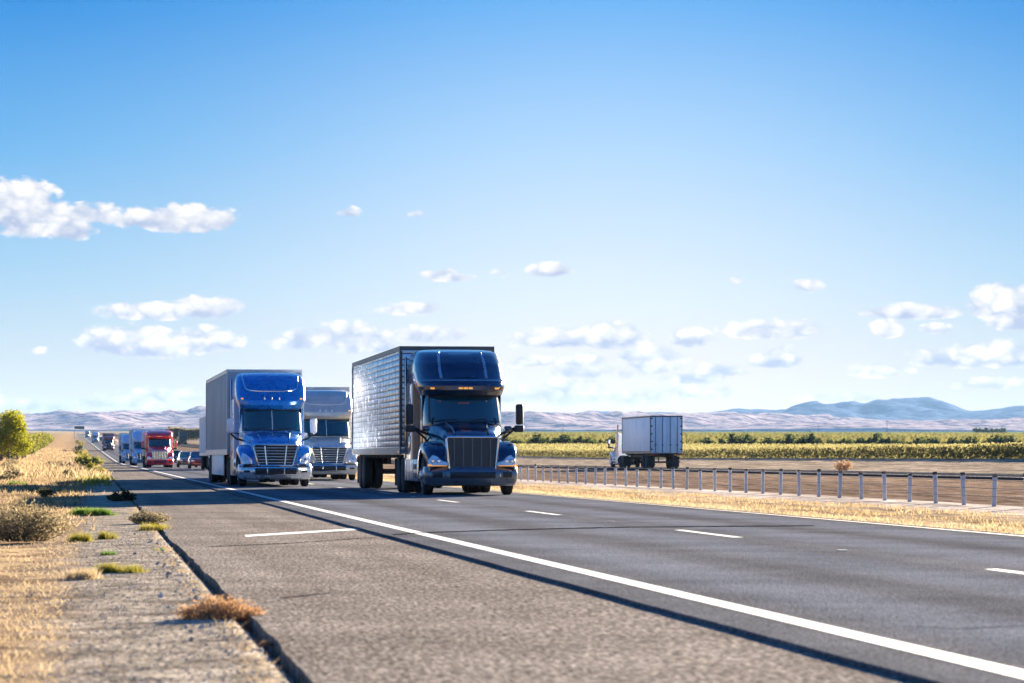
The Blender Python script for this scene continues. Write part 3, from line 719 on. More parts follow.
    # ---- mirrors
    for sgn in (-1, 1):
        if style == 'P':
            mx, my, mz0, mz1, mw = 1.46, 1.75, 1.84, 2.38, .2
            mi_ = MB().rbox(sgn*mx-mw/2, sgn*mx+mw/2, my, my+.16, mz0, mz1, .05).build('mirror', mirror_m, root)
            ar = MB(); ar.tube([(sgn*.94, 1.95, 1.58), (sgn*1.15, 1.85, 1.66), (sgn*1.42, my+.08, mz0-.05)], .038); ar.tube([(sgn*.94, 1.95, 1.30), (sgn*1.04, 1.85, 1.48), (sgn*1.30, my+.08, 1.70)], .03)
            ar.rbox(sgn*1.44-.13, sgn*1.44+.13, my-.02, my+.16, 1.64, 1.82, .04)
        else:
            mx, my, mz0, mz1, mw = 1.40, 1.85, 1.78, 2.28, .22
            mi_ = MB().rbox(sgn*mx-mw/2, sgn*mx+mw/2, my, my+.17, mz0, mz1, .06).build('mirror', mirror_m, root)
            ar = MB(); ar.tube([(sgn*.98, 2.1, 1.54), (sgn*1.2, 2.0, 1.60), (sgn*1.40, my+.09, 1.78)], .035); ar.tube([(sgn*.98, 2.1, 1.76), (sgn*1.40, my+.09, 1.80)], .022)
        ar.build('mirror_arm', m_black, mi_)
        MB().rbox(sgn*mx-mw/2+.02, sgn*mx+mw/2-.02, my+.155, my+.172, mz0+.03, mz1-.03, .005).build('mirror_glass', m_chrome, mi_)
        hm = MB(); hx_ = .98 if style == 'F' else 1.02
        hm.tube([(sgn*hx_*.9, 1.35, 1.45), (sgn*(hx_+.06), 1.3, 1.70)], .015); hm.rbox(sgn*(hx_+.06)-.10, sgn*(hx_+.06)+.10, 1.26, 1.36, 1.66, 1.80, .04)
        hm.build('hood_mirror', mirror_m if style == 'F' else body, root)
    # ---- sides
    yl = back+.45 if sleeper else 4.2
    for sgn in (-1, 1):
        sk = MB().rbox(*sorted((sgn*1.14, sgn*1.20)), 2.18, yl, .34, .93, .03).build('side_skirt', skirt_m, root)
        for z in (.42, .66): MB().rbox(*sorted((sgn*1.15, sgn*1.215)), 2.45, 3.25, z, z+.14, .01).build('step', m_black, sk)
        for y in (3.35, 4.35, 5.0):
            if y < yl-.1: MB().box(*sorted((sgn*1.15, sgn*1.206)), y, y+.02, .36, .91).build('panel_seam', m_black, sk)
        ft = MB(); rg = [[(sgn*.85+.28*math.cos(a), y, .66+.28*math.sin(a)) for a in [2*math.pi*k/20 for k in range(20)]] for y in (3.4, yl-.1)]
        ft.loft(rg); ft.build('fuel_tank', m_chrome, root)
    # ---- chassis
    ch = MB()
    for sgn in (-1, 1): ch.box(sgn*.43-.05, sgn*.43+.05, .7, rear_end, .72, 1.0)
    for y in (1.0, 3.0, 5.4, rear_end-.1): ch.box(-.38, .38, y, y+.12, .76, .96)
    ch.box(-.9, .9, wy-.08, wy+.08, .45, .58); ch.rbox(-.3, .3, .95, 2.2, .32, .8, .06)
    ch.rbox(-.48, .48, drive_y[0]-.5, drive_y[0]+.5, 1.0, 1.12, .04)
    for y in drive_y: ch.box(-.95, .95, y-.08, y+.08, .45, .6); ch.rbox(-.22, .22, y-.25, y+.25, .34, .74, .1)
    ch.build('chassis', m_frame, root)
    for sgn in (-1, 1):
        add_wheel(root, 1.18, wy, sgn)
        for y in drive_y: add_wheel(root, 1.22, y, sgn, dual=True)
        MB().box(*sorted((sgn*.62, sgn*1.22)), rear_end-.15, rear_end-.13, .18, .95).build('mudflap', m_black, root)

def box_tex(name, c, kind):
    m = mat(name, c, .5, .0, .1); g = G(m); ob = g.obj(); sp = g.n.new('ShaderNodeSeparateXYZ'); g.l.new(ob, sp.inputs[0])
    if kind == 'quilt':
        g.b.inputs['Metallic'].default_value = .85; g.b.inputs['Coat Weight'].default_value = 0
        v = g.comb(sp.outputs[1], sp.outputs[2]); b = g.n.new('ShaderNodeTexBrick'); g.l.new(v, b.inputs[0])
        b.offset = 0; b.inputs['Color1'].default_value = (.2,.2,.2,1); b.inputs['Color2'].default_value = (1,1,1,1); b.inputs['Mortar'].default_value = (.5,.5,.5,1)
        b.inputs['Scale'].default_value = 1; b.inputs['Brick Width'].default_value = .60; b.inputs['Row Height'].default_value = .16; b.inputs['Mortar Size'].default_value = .018; b.inputs['Mortar Smooth'].default_value = .3
        n = g.noise(ob, 2.2, 5, .6); bs = g.n.new('ShaderNodeSeparateColor'); g.l.new(b.outputs['Color'], bs.inputs[0])
        base_ = g.mix(g.rng(bs.outputs[0], .2, 1), tuple(x*.78 for x in c), tuple(min(1, x*1.15) for x in c))
        base_ = g.mix(b.outputs['Fac'], base_, (.16,.17,.19))
        g.l.new(base_, g.b.inputs['Base Color']); g.l.new(g.rng(n, .3, .7, .22, .42), g.b.inputs['Roughness'])
        seam = g.math('LESS_THAN', g.math('FRACT', g.math('DIVIDE', sp.outputs[1], .9)), .16)
        base_ = g.mix(g.math('MULTIPLY', seam, .55), base_, (.10,.12,.16)); g.l.new(base_, g.b.inputs['Base Color'])
        # pillow-shaped panels: each tilts a little its own way
        def saw(x, p): return g.math('ABSOLUTE', g.math('SUBTRACT', g.math('FRACT', g.math('DIVIDE', x, p)), .5))
        pil = g.math('MULTIPLY', g.math('ADD', g.math('POWER', saw(sp.outputs[1], .60), 2.), g.math('POWER', saw(sp.outputs[2], .16), 2.)), -1)
        g.bump(g.math('ADD', pil, g.math('ADD', g.math('MULTIPLY', n, .6), g.math('MULTIPLY', b.outputs['Fac'], -.15))), .6, .06)
    else:
        n = g.noise(g.comb(sp.outputs[1], g.math('MULTIPLY', sp.outputs[2], .15), sp.outputs[0]), 2.5, 5, .6); v = g.rng(n, .3, .7, .8, 1.12)
        g.l.new(g.mix(1., (*c,), g.comb(v, v, v), 'MULTIPLY'), g.b.inputs['Base Color'])
    return m

def trailer(root, y0, length, m, rib=0., hgt=(1.08, 4.03), skirt=None, axles=None, doors=True, rail=None, container=False, W=1.29, front_m=None, split=False):
    y1 = y0+length; rail = rail or m_alu
    bx = MB(); z0, z1 = hgt
    bx.rbox(-W, W, y0, y1, z0, z1, .03)
    t = bx.build('trailer', m, root, ang=40)
    if rib:
        y = y0+.35
        while y < y1-.2:
            for sgn in (-1, 1): MB().box(*sorted((sgn*(W-.01), sgn*(W+.022))), y, y+.07, z0+.18, z1-.13).build('side_post', m, t)
            y += rib
    rl = MB()
    for sgn in (-1, 1):
        rl.box(*sorted((sgn*(W-.02), sgn*(W+.025))), y0-.01, y1+.01, z1-.12, z1+.012); rl.box(*sorted((sgn*(W-.02), sgn*(W+.025))), y0-.01, y1+.01, z0-.02, z0+.17)
        rl.box(*sorted((sgn*(W-.05), sgn*(W+.028))), y0-.015, y0+.10, z0+.172, z1-.122)
        rl.box(*sorted((sgn*(W-.05), sgn*(W+.028))), y1-.08, y1+.015, z0+.172, z1-.122)
    rl.box(-W+.022, W-.022, y0-.02, y0+.02, z1-.10, z1+.01); rl.box(-W+.022, W-.022, y1-.02, y1+.02, z1-.10, z1+.01)
    rl.build('corner_rail', rail, t)
    for y in (y0+.3, (y0+y1)/2, y1-.3):
        for sgn in (-1, 1): MB().rbox(*sorted((sgn*(W+.02), sgn*(W+.045))), y-.06, y+.06, z0+.02, z0+.07, .01).build('side_marker', m_amber, t)
    if doors:
        for sgn in (-1, 1):
            x0, x1 = sorted((sgn*.012, sgn*(W-.06)))
            MB().rbox(x0, x1, y1+.0, y1+.035, z0+.05, z1-.12, .01).build('rear_door', m, t)
            for x in (.30, .86):
                rd = MB(); rd.tube([(sgn*x, y1+.06, z0+.03), (sgn*x, y1+.06, z1-.12)], .022, 6)
                rd.box(sgn*x-.10, sgn*x+.10, y1+.03, y1+.075, z0+.62, z0+.66)
                rd.build('lock_rod', m_frame if container else m_alu, t)
            for k in range(5): z = z0+.25+k*.6; MB().rbox(*sorted((sgn*(W-.16), sgn*(W+.03))), y1+.03, y1+.07, z, z+.09, .01).build('hinge', m_frame, t)
            MB().rbox(*sorted((sgn*.75, sgn*1.15)), y1+.0, y1+.05, z0-.16, z0-.06, .01).build('tail_light', m_red, t)
    axles = axles or (y1-3.4, y1-2.1)
    uc = MB()
    for sgn in (-1, 1): uc.box(sgn*.5-.05, sgn*.5+.05, y0+1.0 if container else axles[0]-.9, y1-.1, z0-.32, z0-.025)
    for y in axles: uc.box(-.95, .95, y-.07, y+.07, .45, .6)
    uc.box(-1.1, 1.1, y1-.14, y1-.04, .5, .6)
    for x in (-.6, .6): uc.box(x-.04, x+.04, y1-.13, y1-.05, .6, z0-.03)
    y = y0+1
    while y < y1-.5: uc.box(-W+.1, W-.1, y, y+.08, z0-.12, z0-.022); y += 1.2
    uc.build('running_gear', m_frame, t)
    for y in axles:
        for sgn in (-1, 1): add_wheel(t, 1.26, y, sgn, dual=True, split=False)
    for sgn in (-1, 1):
        lg = MB().rbox(*sorted((sgn*.85, sgn*.97)), y0+2.6, y0+2.72, .35, z0-.02, .01); lg.rbox(*sorted((sgn*.80, sgn*1.02)), y0+2.55, y0+2.77, .3, .35, .01)
        lg.build('landing_leg', m_frame, t)
        MB().box(*sorted((sgn*.68, sgn*1.26)), axles[-1]+.72, axles[-1]+.74, .15, .95).build('mudflap', m_black if not container else m_black, t)
        if skirt: MB().rbox(*sorted((sgn*(W-.05), sgn*(W-.02))), y0+3.1, axles[0]-.75, .32, z0-.025, .01).build('skirt', skirt, t)
    return t

def semi(label, s, Yw, body, style='P', group='heavy trucks driving toward the camera', tl=None, extra_rot=0., tr_y=5.85, cat='truck', name='semi_truck', **kw):
    t = tOf(s, Yw); p = P(s, t)
    root = empty(name, (0,0,0), 0, label=label, cat=cat, group=group)
    tractor(root, style, body=body, **kw)
    if tl: trailer(root, tr_y, **tl)
    root.location = p; root.rotation_euler.z = HEAD+extra_rot+(0.006 if Yw > 350 else 0)
    if Yw > 420: root.rotation_euler.x = 0.008
    return root

p_navy = paint('dark_navy_paint', (.006,.030,.085), .5, .16, 1.)
p_blue = paint('bright_blue_paint', (.01,.21,.60), .35, .24, 1.)
p_silver = paint('silver_grey_paint', (.60,.59,.54), .3, .34, .6)
p_red = paint('red_cab_paint', (.95,.015,.04), .0, .3, 1.)
p_white = paint('white_cab_paint', (.74,.76,.80), 0, .35, .6)
p_paleblue = paint('pale_blue_paint', (.45,.62,.85), .1, .35, .8)
p_maroon = paint('maroon_paint', (.22,.02,.04), .1, .35, .8)
p_black = paint('black_car_paint', (.02,.022,.028), .2, .25, 1.)
p_bump = paint('dark_bumper_paint', (.13,.16,.20), .6, .3, .6)
p_bumpg = paint('grey_bumper_paint', (.66,.70,.76), .7, .28, .6)
p_skirt = paint('skirt_metal', (.40,.46,.54), .75, .28, .3)
t_quilt = box_tex('quilted_steel_trailer', (.72,.75,.80), 'quilt')
t_grey = box_tex('grey_trailer_sheet', (.44,.49,.51), 'plain')
t_white = box_tex('white_trailer_sheet', (.78,.80,.82), 'plain')
t_cont = box_tex('grey_white_container', (.84,.93,1.0), 'plain')
m_rail_dark = mat('dark_trailer_rail', (.12,.125,.13), .45, .6)

semi('dark navy long-haul truck with wide vertical grille pulling a shiny quilted steel trailer', 9.70, 78.9, p_navy, 'P', bumper=p_bump, skirt_m=p_skirt, mirror_m=m_black,
     tl=dict(length=15.6, m=t_quilt, rail=m_rail_dark))
semi('bright blue long-haul truck with chrome grille pulling a grey ribbed box trailer', 6.02, 101.5, p_blue, 'F', bumper=p_bumpg, skirt_m=p_skirt, mirror_m=p_white, extra_rot=R(.5), surround=m_chrome,
     tl=dict(length=16.1, m=t_grey, rib=.9, skirt=t_white, rail=m_alu))
semi('silver grey truck driving between the bright blue truck and the navy truck', 9.85, 128.5, p_silver, 'F', bumper=p_silver, skirt_m=p_silver, mirror_m=p_white,
     tl=dict(length=15.6, m=t_white, rib=.9))
semi('truck mostly hidden behind the blue truck, only its white trailer side showing', 9.75, 222.5, p_white, 'F', mirror_m=p_white, tl=dict(length=15.6, m=t_white, rib=1.2))
semi('bright red truck with chrome grille and low roof ahead of a white trailer', 5.95, 272, p_red, 'P', roof='mid', mirror_m=p_red, bumper=p_red, grille_m=m_chrome, skirt_m=p_red,
     tl=dict(length=12, m=t_white, rib=1.2, hgt=(1.08, 3.25)))
semi('pale blue truck close behind the red truck, half hidden by it', 5.75, 338, p_paleblue, 'F', mirror_m=p_white, tl=dict(length=15.6, m=t_white, rib=1.2))
semi('white and pale blue truck following third in the right lane column behind the red truck', 5.6, 408, p_paleblue, 'F', mirror_m=m_black, bumper=p_white, tl=dict(length=15.6, m=t_white, rib=1.2))
semi('small distant maroon truck well behind the pale blue trucks', 6.0, 700, p_maroon, 'P', roof='mid', mirror_m=p_maroon, tl=dict(length=15.6, m=box_tex('rust_trailer', (.30,.14,.12), 'plain')))
semi('tiny white truck on the horizon beyond the maroon truck', 6.0, 1120, p_white, 'F', mirror_m=m_black, tl=dict(length=15.6, m=t_white))
semi('tiniest grey truck at the far end of the road where it meets the plain', 6.0, 1750, p_silver, 'F', tl=dict(length=15.6, m=t_grey))

# container truck on the far carriageway, seen from behind
def away(label, s, Yrear, body, m_box, length, low=False, **kw):
    root = empty('container_truck', label=label, cat='truck', group='trucks on the far carriageway')
    tractor(root, 'P', body=body, roof='low', sleeper=False, mirror_m=m_black, drive_y=(5.6, 6.9), rear_end=7.7, **kw)
    for x in (-.55, .55): MB().tube([(x*1.9, 3.65, .9), (x*1.9, 3.65, 3.4), (x*1.9, 3.75, 3.55)], .06).build('exhaust_stack', m_chrome, root)
    trailer(root, 7.0, length, m_box, hgt=(1.22, 4.12), container=True, rail=m_rail_dark, axles=(7.0+length-3.3, 7.0+length-2.0), rib=.0, W=1.25)
    tot = 7.0+length
    t = tOf(s, Yrear); root.location = P(s, t+tot, .04); root.rotation_euler.z = HEAD+math.pi
    return root
away('white truck with a grey white container on the far carriageway, seen from behind', 44.1, 238, p_white, t_cont, 12.8)
o_ = away('small dark truck far off on the far carriageway, above the cars', 33.5, 1000, p_black, box_tex('dark_teal_box', (.03,.07,.09), 'plain'), 13.0)
o_.rotation_euler.x = -.008

# ------------------------------------------------------------------ cars
def car(label, s, Yw, pm, suv=False, name='car', scale=1.):
    root = empty(name, label=label, cat='car', group='cars driving among the trucks')
    H = 1.75 if suv else 1.45; W = .93; Ln = 4.75; belt = .98 if suv else .90
    rings = []
    for (y, w, zb, zt) in ((0,.70,.34,.62),(.06,.84,.28,.72),(.25,.91,.24,.80),(1.0,.93,.22,belt-.02),(1.35,.93,.22,belt),(3.6,.93,.22,belt+.02),(4.4,.92,.24,belt),(4.68,.86,.30,belt-.08),(Ln,.76,.38,.70)):
        h = [(w*.85, zb), (w, zb+.12), (w, (zb+zt)/2), (w*.97, zt-.08), (w*.86, zt), (w*.4, zt+.025), (0, zt+.03)]
        rings.append([(x, y, z) for x, z in h]+[(-x, y, z) for x, z in h[-2::-1]])
    MB().loft(rings).build('body', pm, root, ang=50)
    yr = 4.55 if suv else 3.75
    gt = [(belt-.02, 1.25, .84, .35, 3.2), (belt+.25, 1.70, .78, .35, 3.2), (H-.09, 2.12, .70, .35, 3.2)]
    vloft(gt, lambda z: yr-(z-belt)*(.3 if suv else 1.1), n=14).build('windows', m_glass, root)
    rt = [(H-.088, 2.06, .71, .35, 3.2), (H-.03, 2.2, .68, .35, 3.2), (H, 2.5, .55, .3, 3)]
    vloft(rt, lambda z: yr-(H-.09-belt)*(.3 if suv else 1.1), n=14).build('roof', pm, root)
    MB().rbox(-.45, .45, -.015, .05, .46, .62, .02).build('grille', m_grille, root)
    for sg in (-1, 1):
        MB().rbox(*sorted((sg*.50, sg*.80)), .0, .16, .58, .70, .03).build('headlight', m_lamp, root)
        MB().rbox(*sorted((sg*.86, sg*1.06)), 1.55, 1.68, belt, belt+.13, .04).build('mirror', pm, root)
        for y in (.9, 3.75): add_wheel(root, .94, y, sg, r=.33, split=False).scale.x = .75
    p = P(s, tOf(s, Yw)); root.location = p; root.rotation_euler.z = HEAD+(.006 if Yw > 350 else 0); root.scale = (scale,)*3
    return root
car('red car just left of the trailer hidden behind the blue truck', 8.95, 256, paint('red_car_paint', (.45,.02,.02), .2, .3, 1.))
car('dark grey car with bright front corner directly behind the red car', 8.75, 283, paint('grey_car_paint', (.07,.075,.09), .3, .25, 1.))
car('black sports utility behind the dark grey car, nearest to the red truck', 10.5, 375, p_black, suv=True)
car('dark car farther back in the fast lane, left of the pale blue trucks', 9.6, 600, p_black, suv=False)
car('white car beside the dark one far back in the fast lane', 9.8, 660, p_white, suv=True)
car('tiny dark car near the far end of the fast lane', 9.8, 1300, p_black, suv=True)

# ================================================================== median cable barrier
m_post = mat('galvanised_post', (.42,.44,.49), .6, .2); m_cap = mat('black_cap', (.02,.02,.02), .6); m_cable = mat('steel_cable', (.20,.17,.16), .6, .5)
y_first = 61.5; post_proto = None
for k in range(-1, 46):
    Yw = y_first+2.12*k
    sq = 17.9; p = GP(sq, tOf(sq, Yw))
    if post_proto is None:
        b = MB().rbox(-.042, .042, -.03, .03, -.15, .60, .008)
        post_proto = b.build('barrier_post', m_post); tag(post_proto, 'galvanised steel post with black cap in the cable barrier beside the pale gravel strip', 'post', 'posts of the median cable barrier')
        MB().rbox(-.046, .046, -.035, .035, .602, .665, .01).build('cap', m_cap, post_proto)
        o = post_proto
    else: o = copy_tree(post_proto)
    o['label'] = ('%s galvanised barrier post with black cap from the right picture edge' % ordinal(k+2)) if k < 33 else '%s barrier post from the right picture edge, in the stretch behind the navy truck' % ordinal(k+2)
    o.location = p; o.rotation_euler = (random.uniform(-.03, .03), random.uniform(-.045, .045), HEAD+random.uniform(-.1, .1)); o.scale = (1, 1, random.uniform(.95, 1.04))
cb = MB()
for z in (.20, .36, .52, .62):
    pts = [GP(17.86, tOf(17.9, y_first+2.12*k), z) for k in range(-2, 47)]
    cb.tube(pts, .0065, 5)
tag(cb.build('barrier_cable', m_cable), 'steel cables strung along the line of median posts', 'cable')

# ================================================================== vegetation
def leafmat(name, ca, cb_, rough=.8, tr=.45, scale=.6):
    m = bpy.data.materials.new(name); m.use_nodes = True; g = G(m); n = g.n; l = g.l
    at = g.attr('tint'); ob = g.noise(g.pos(), scale, 3)
    f = g.math('ADD', g.math('MULTIPLY', at, .65), g.math('MULTIPLY', g.rng(ob, .3, .7), .35), clamp=True)
    col = g.mix(f, ca, cb_)
    d = n.new('ShaderNodeBsdfDiffuse'); t = n.new('ShaderNodeBsdfTranslucent'); x = n.new('ShaderNodeMixShader'); x.inputs[0].default_value = tr
    l.new(col, d.inputs[0]); l.new(col, t.inputs[0]); l.new(d.outputs[0], x.inputs[1]); l.new(t.outputs[0], x.inputs[2])
    l.new(x.outputs[0], n['Material Output'].inputs[0]); return m
m_straw = leafmat('dry_straw', (.20,.135,.07), (.50,.38,.22))
m_strawp = leafmat('pale_straw', (.34,.25,.14), (.56,.44,.27))
m_ygrass = leafmat('yellow_green_grass', (.14,.14,.02), (.46,.38,.07))
m_ggrass = leafmat('green_grass', (.05,.13,.02), (.22,.32,.05))
m_sage = leafmat('grey_brown_twigs', (.11,.09,.05), (.38,.31,.18))
m_sage2 = leafmat('olive_brown_weeds', (.07,.06,.025), (.24,.16,.07))
m_tumble = leafmat('orange_weed', (.26,.14,.065), (.50,.31,.17))
m_dkbush = leafmat('dark_weed', (.03,.035,.02), (.10,.10,.05))
m_crop = leafmat('crop_leaves', (.13,.115,.045), (.30,.265,.11), scale=.12, tr=.55)
m_crop2 = leafmat('green_crop_leaves', (.075,.08,.022), (.20,.175,.06), scale=.01)
m_tree = leafmat('yellow_green_leaves', (.15,.17,.014), (.46,.43,.035), tr=.42)
m_orch = leafmat('orchard_leaves', (.10,.12,.02), (.34,.31,.07))
m_brorch = leafmat('brown_orchard_leaves', (.12,.09,.04), (.32,.24,.11))
m_hedge = leafmat('dark_hedge_leaves', (.022,.04,.018), (.08,.10,.03))
m_bark = mat('bark', (.10,.07,.05), .9)

def rnd(n, a, b): return np.random.uniform(a, b, n)
def blades(cx, cy, cz, h, w, lean, n_attr=None):
    """arrays -> (n,3,3) blade triangles"""
    n = len(cx); a = rnd(n, 0, 2*math.pi); la = rnd(n, 0, 2*math.pi)
    dx, dy = np.cos(a)*w/2, np.sin(a)*w/2
    ln = lean*h*rnd(n, .2, 1)
    V = np.zeros((n, 3, 3)); V[:,0] = np.stack([cx-dx, cy-dy, cz], -1); V[:,1] = np.stack([cx+dx, cy+dy, cz], -1)
    V[:,2] = np.stack([cx+np.cos(la)*ln, cy+np.sin(la)*ln, cz+h], -1); return V
def cards(c, sz, up=0.):
    """c (n,3) centres -> (n,4,3) small randomly turned leaves"""
    n = len(c); a = np.random.randn(n, 3); a /= np.linalg.norm(a, axis=1)[:,None]; b = np.random.randn(n, 3); b[:,2] += up; b -= a*(a*b).sum(1)[:,None]; b /= np.linalg.norm(b, axis=1)[:,None]
    s = (sz*rnd(n, .5, 1.3))[:,None]; a = a*s*.5; b = b*s
    return np.stack([c-b*.5, c+a*.6, c+b*.5, c-a*.6], 1)
def xy(s, t):
    c = s+curve(t); return c*UY+t*UX, -c*UX+t*UY
def gzv(s, t): return zc(s)+zr(t)

# clumps of dry grass on the right-hand verge, the left verge, one object each
def scatter_grass(name, n, sfun, tfun, h, w, m, clump=.35, lean=.9, hz=.02):
    k = max(1, n//14); s0 = sfun(k); t0_ = tfun(k); hh = rnd(k, .5, 1.4)
    i = np.random.randint(0, k, n); s = s0[i]+np.random.randn(n)*clump*.4; t = t0_[i]+np.random.randn(n)*clump*.6
    x, y = xy(s, t); ok = ~((s > .93) & (s < 11.95)); x, y, s, t, i = x[ok], y[ok], s[ok], t[ok], i[ok]
    z = gzv(s, t)+hn(s*1.1, t*.55)*np.where(s < 0, np.clip((-.2-s)*.05, 0, .10), 0)-hz
    V = blades(x, y, z, h*hh[i]*rnd(len(x), .5, 1.2), w, lean)
    return tag(quads_mesh(name, V, m, attrs=np.clip(np.random.rand(len(x))*.7+(hh[i]-.5)*.3, 0, 1)), kind='stuff')
scatter_grass('dry_grass', 24000, lambda n: 12.05+np.random.choice([.5, 1.6, 1.9, 3.2, 3.7], n)+np.random.randn(n)*.22, lambda n: 28+np.random.rand(n)**1.3*150, .07, .022, m_straw, hz=.01)
scatter_grass('dry_grass', 15000, lambda n: 12.0+rnd(n, 0, 1.0), lambda n: 28+np.random.rand(n)**1.3*120, .05, .02, m_strawp, hz=.01)
scatter_grass('dry_grass', 52000, lambda n: -.22-np.random.rand(n)**1.5*4.2, lambda n: 12+np.random.rand(n)**1.8*30,   .04, .010, m_strawp, clump=.2, lean=1.8)
scatter_grass('dry_grass', 34000, lambda n: -.3-np.random.rand(n)**1.2*9, lambda n: 42+np.random.rand(n)**1.2*160, .11, .03, m_straw, clump=.6)
scatter_grass('dry_grass', 14000, lambda n: .9-np.random.rand(n)**1.2*14, lambda n: 150+np.random.rand(n)**1.2*600, .35, .12, m_straw, clump=1.5)
scatter_grass('dry_weeds', 9000, lambda n: -.6-np.random.rand(n)**1.2*9, lambda n: 48+np.random.rand(n)**1.2*260, .16, .04, m_sage2, clump=.8)
scatter_grass('dry_grass', 2600, lambda n: .80+rnd(n, -.08, .08), lambda n: 12.5+np.random.rand(n)**1.5*60, .05, .008, m_straw, clump=.09, lean=1.6)
scatter_grass('green_ground_cover', 3500, lambda n: .7-np.random.rand(n)*1.2, lambda n: 110+np.random.rand(n)*400, .22, .07, m_orch, clump=.7)
scatter_grass('dry_weeds', 900, lambda n: 20+rnd(n, 0, 19), lambda n: 60+np.random.rand(n)**1.2*200, .07, .05, m_dkbush, clump=.9)

# loose stones of the gravel strip
ico = bmesh.new(); bmesh.ops.create_icosphere(ico, subdivisions=1, radius=1); IV = np.array([v.co[:] for v in ico.verts]); IF = np.array([[v.index for v in f.verts] for f in ico.faces]); ico.free()
def stones(name, n, sf, tf, r0, r1, m):
    s = sf(n); t = tf(n); x, y = xy(s, t); z = gzv(s, t); r = rnd(n, r0, r1)*rnd(n, .5, 1)
    V = IV[None]*r[:,None,None]*np.random.uniform(.6, 1.3, (n, 1, 3))*np.random.uniform(.8, 1.2, (n, len(IV), 3))
    V = V+np.stack([x, y, z+r*.2], -1)[:,None]; T = V[:,IF].reshape(-1, 3, 3)
    return tag(quads_mesh(name, T, m, attrs=np.repeat(np.random.rand(n), len(IF))), kind='stuff')
m_stone = mat('stone', (.3,.27,.24), .9); g = G(m_stone); at = g.attr('tint'); g.l.new(g.mix(at, (.30,.255,.21), (.66,.58,.48)), g.b.inputs['Base Color'])
stones('gravel', 11000, lambda n: rnd(n, -.7, 1.0), lambda n: 12.5+np.random.rand(n)**1.4*34, .003, .009, m_stone)
stones('gravel', 600, lambda n: 1.0-np.random.rand(n)**2*.3, lambda n: 12.5+np.random.rand(n)**1.4*26, .006, .016, m_stone)
stones('gravel', 90, lambda n: rnd(n, .45, 1.12), lambda n: 12.5+np.random.rand(n)**1.4*30, .012, .028, m_stone)

def bush(name, label, loc, w, d, h, m, n=1400, blade=.0, leaf=.03, cat='bush', group=None, spread=1., twigs=True, parent_m=m_bark, seed=None, dz=0.):
    """shrub or tuft: stems from the base spreading out, leaves or blades round them"""
    if seed is not None: np.random.seed(seed)
    ns = max(8, n//18); a = rnd(ns, 0, 2*math.pi); rr = np.sqrt(np.random.rand(ns)); 
    top = np.stack([np.cos(a)*rr*w/2, np.sin(a)*rr*d/2, h*(1-.55*rr**2)*rnd(ns, .65, 1.08)], -1); bot = top*np.array([.45*spread, .45*spread, 0])
    k = np.random.randint(0, ns, n); f = np.random.rand(n)[:,None]**.7
    c = bot[k]*(1-f)+top[k]*f+np.random.randn(n, 3)*np.array([w, d, h])*.035; c[:,2] = np.abs(c[:,2])
    if blade: 
        aa = rnd(n, 0, 6.283); q_ = np.abs(np.random.randn(n))*.42; cl_ = np.random.randn(9, 2)*.3; ci = np.random.randint(0, 9, n)
        bx_ = (np.cos(aa)*q_*.55+cl_[ci,0])*w/2*1.1; by_ = (np.sin(aa)*q_*.55+cl_[ci,1])*d/2*1.1
        V = blades(bx_, by_, np.zeros(n), h*rnd(n, .4, 1.25)*np.clip(1.15-q_, .25, 1), blade*.8, .8); o = quads_mesh(name, V, m, attrs=np.random.rand(n)); o.location = loc
    else:
        V = cards(c, leaf, up=1.); o = quads_mesh(name, V, m, attrs=np.random.rand(n)); o.location = loc
    tag(o, label, cat, group)
    if twigs:
        tw_ = MB()
        for j in range(min(ns, 46)):
            mid = (bot[j]+top[j])/2+np.random.randn(3)*.03*w; tw_.tube([tuple(bot[j]), tuple(mid), tuple(top[j])], [max(.004, w*.006), max(.003, w*.004), .002], 4)
        tw_.build('stem', parent_m, o)
    return o
def at(px, py, z=-.1):
    return pix(px, py, z)
def B(name, label, px, py, wpx, hpx, m, zb=-.075, depth=1., **k):
    p = at(px, py, zb); q = p.y/F; return bush(name, label, p, wpx*q, wpx*q*depth, hpx*q, m, **k)
bk = dict(group=None)
B('shrub', 'large twiggy grey brown shrub at the left edge of the picture', 22, 541, 104, 42, m_sage, n=6500, leaf=.035, seed=1, depth=.9)
B('shrub', 'rounded olive shrub beside the shoulder edge, right of the green grass patch', 150, 525, 46, 17, m_sage, n=2600, leaf=.03, seed=2)
B('grass_tuft', 'bright yellow tuft at the foot of the olive shrub', 152, 532, 34, 9, m_ygrass, n=900, blade=.012, cat='grass tuft', twigs=False, seed=3)
B('grass_tuft', 'yellow tuft on gravel, left one of the pair below the big shrub', 82, 542, 28, 10, m_ygrass, n=800, blade=.012, cat='grass tuft', twigs=False, seed=4)
B('grass_tuft', 'yellow tuft on gravel, right one of the pair below the big shrub', 104, 540, 26, 9, m_ygrass, n=800, blade=.012, cat='grass tuft', twigs=False, seed=5)
B('grass_tuft', 'long low yellow green strip of grass across the gravel', 118, 574, 76, 11, m_ygrass, n=1800, blade=.009, cat='grass tuft', twigs=False, seed=6, depth=.5)
B('grass_tuft', 'straw coloured patch at the left end of the yellow green grass strip', 80, 580, 44, 12, m_strawp, n=1000, blade=.009, cat='grass tuft', twigs=False, seed=7)
B('grass_tuft', 'small green tuft on gravel near the shoulder edge', 160, 552, 18, 4, m_ggrass, n=350, blade=.01, cat='grass tuft', twigs=False, seed=8)
B('grass_tuft', 'small faint green tuft halfway between the yellow pair and the yellow strip', 108, 556, 20, 6, m_ggrass, n=300, blade=.01, cat='grass tuft', twigs=False, seed=9)
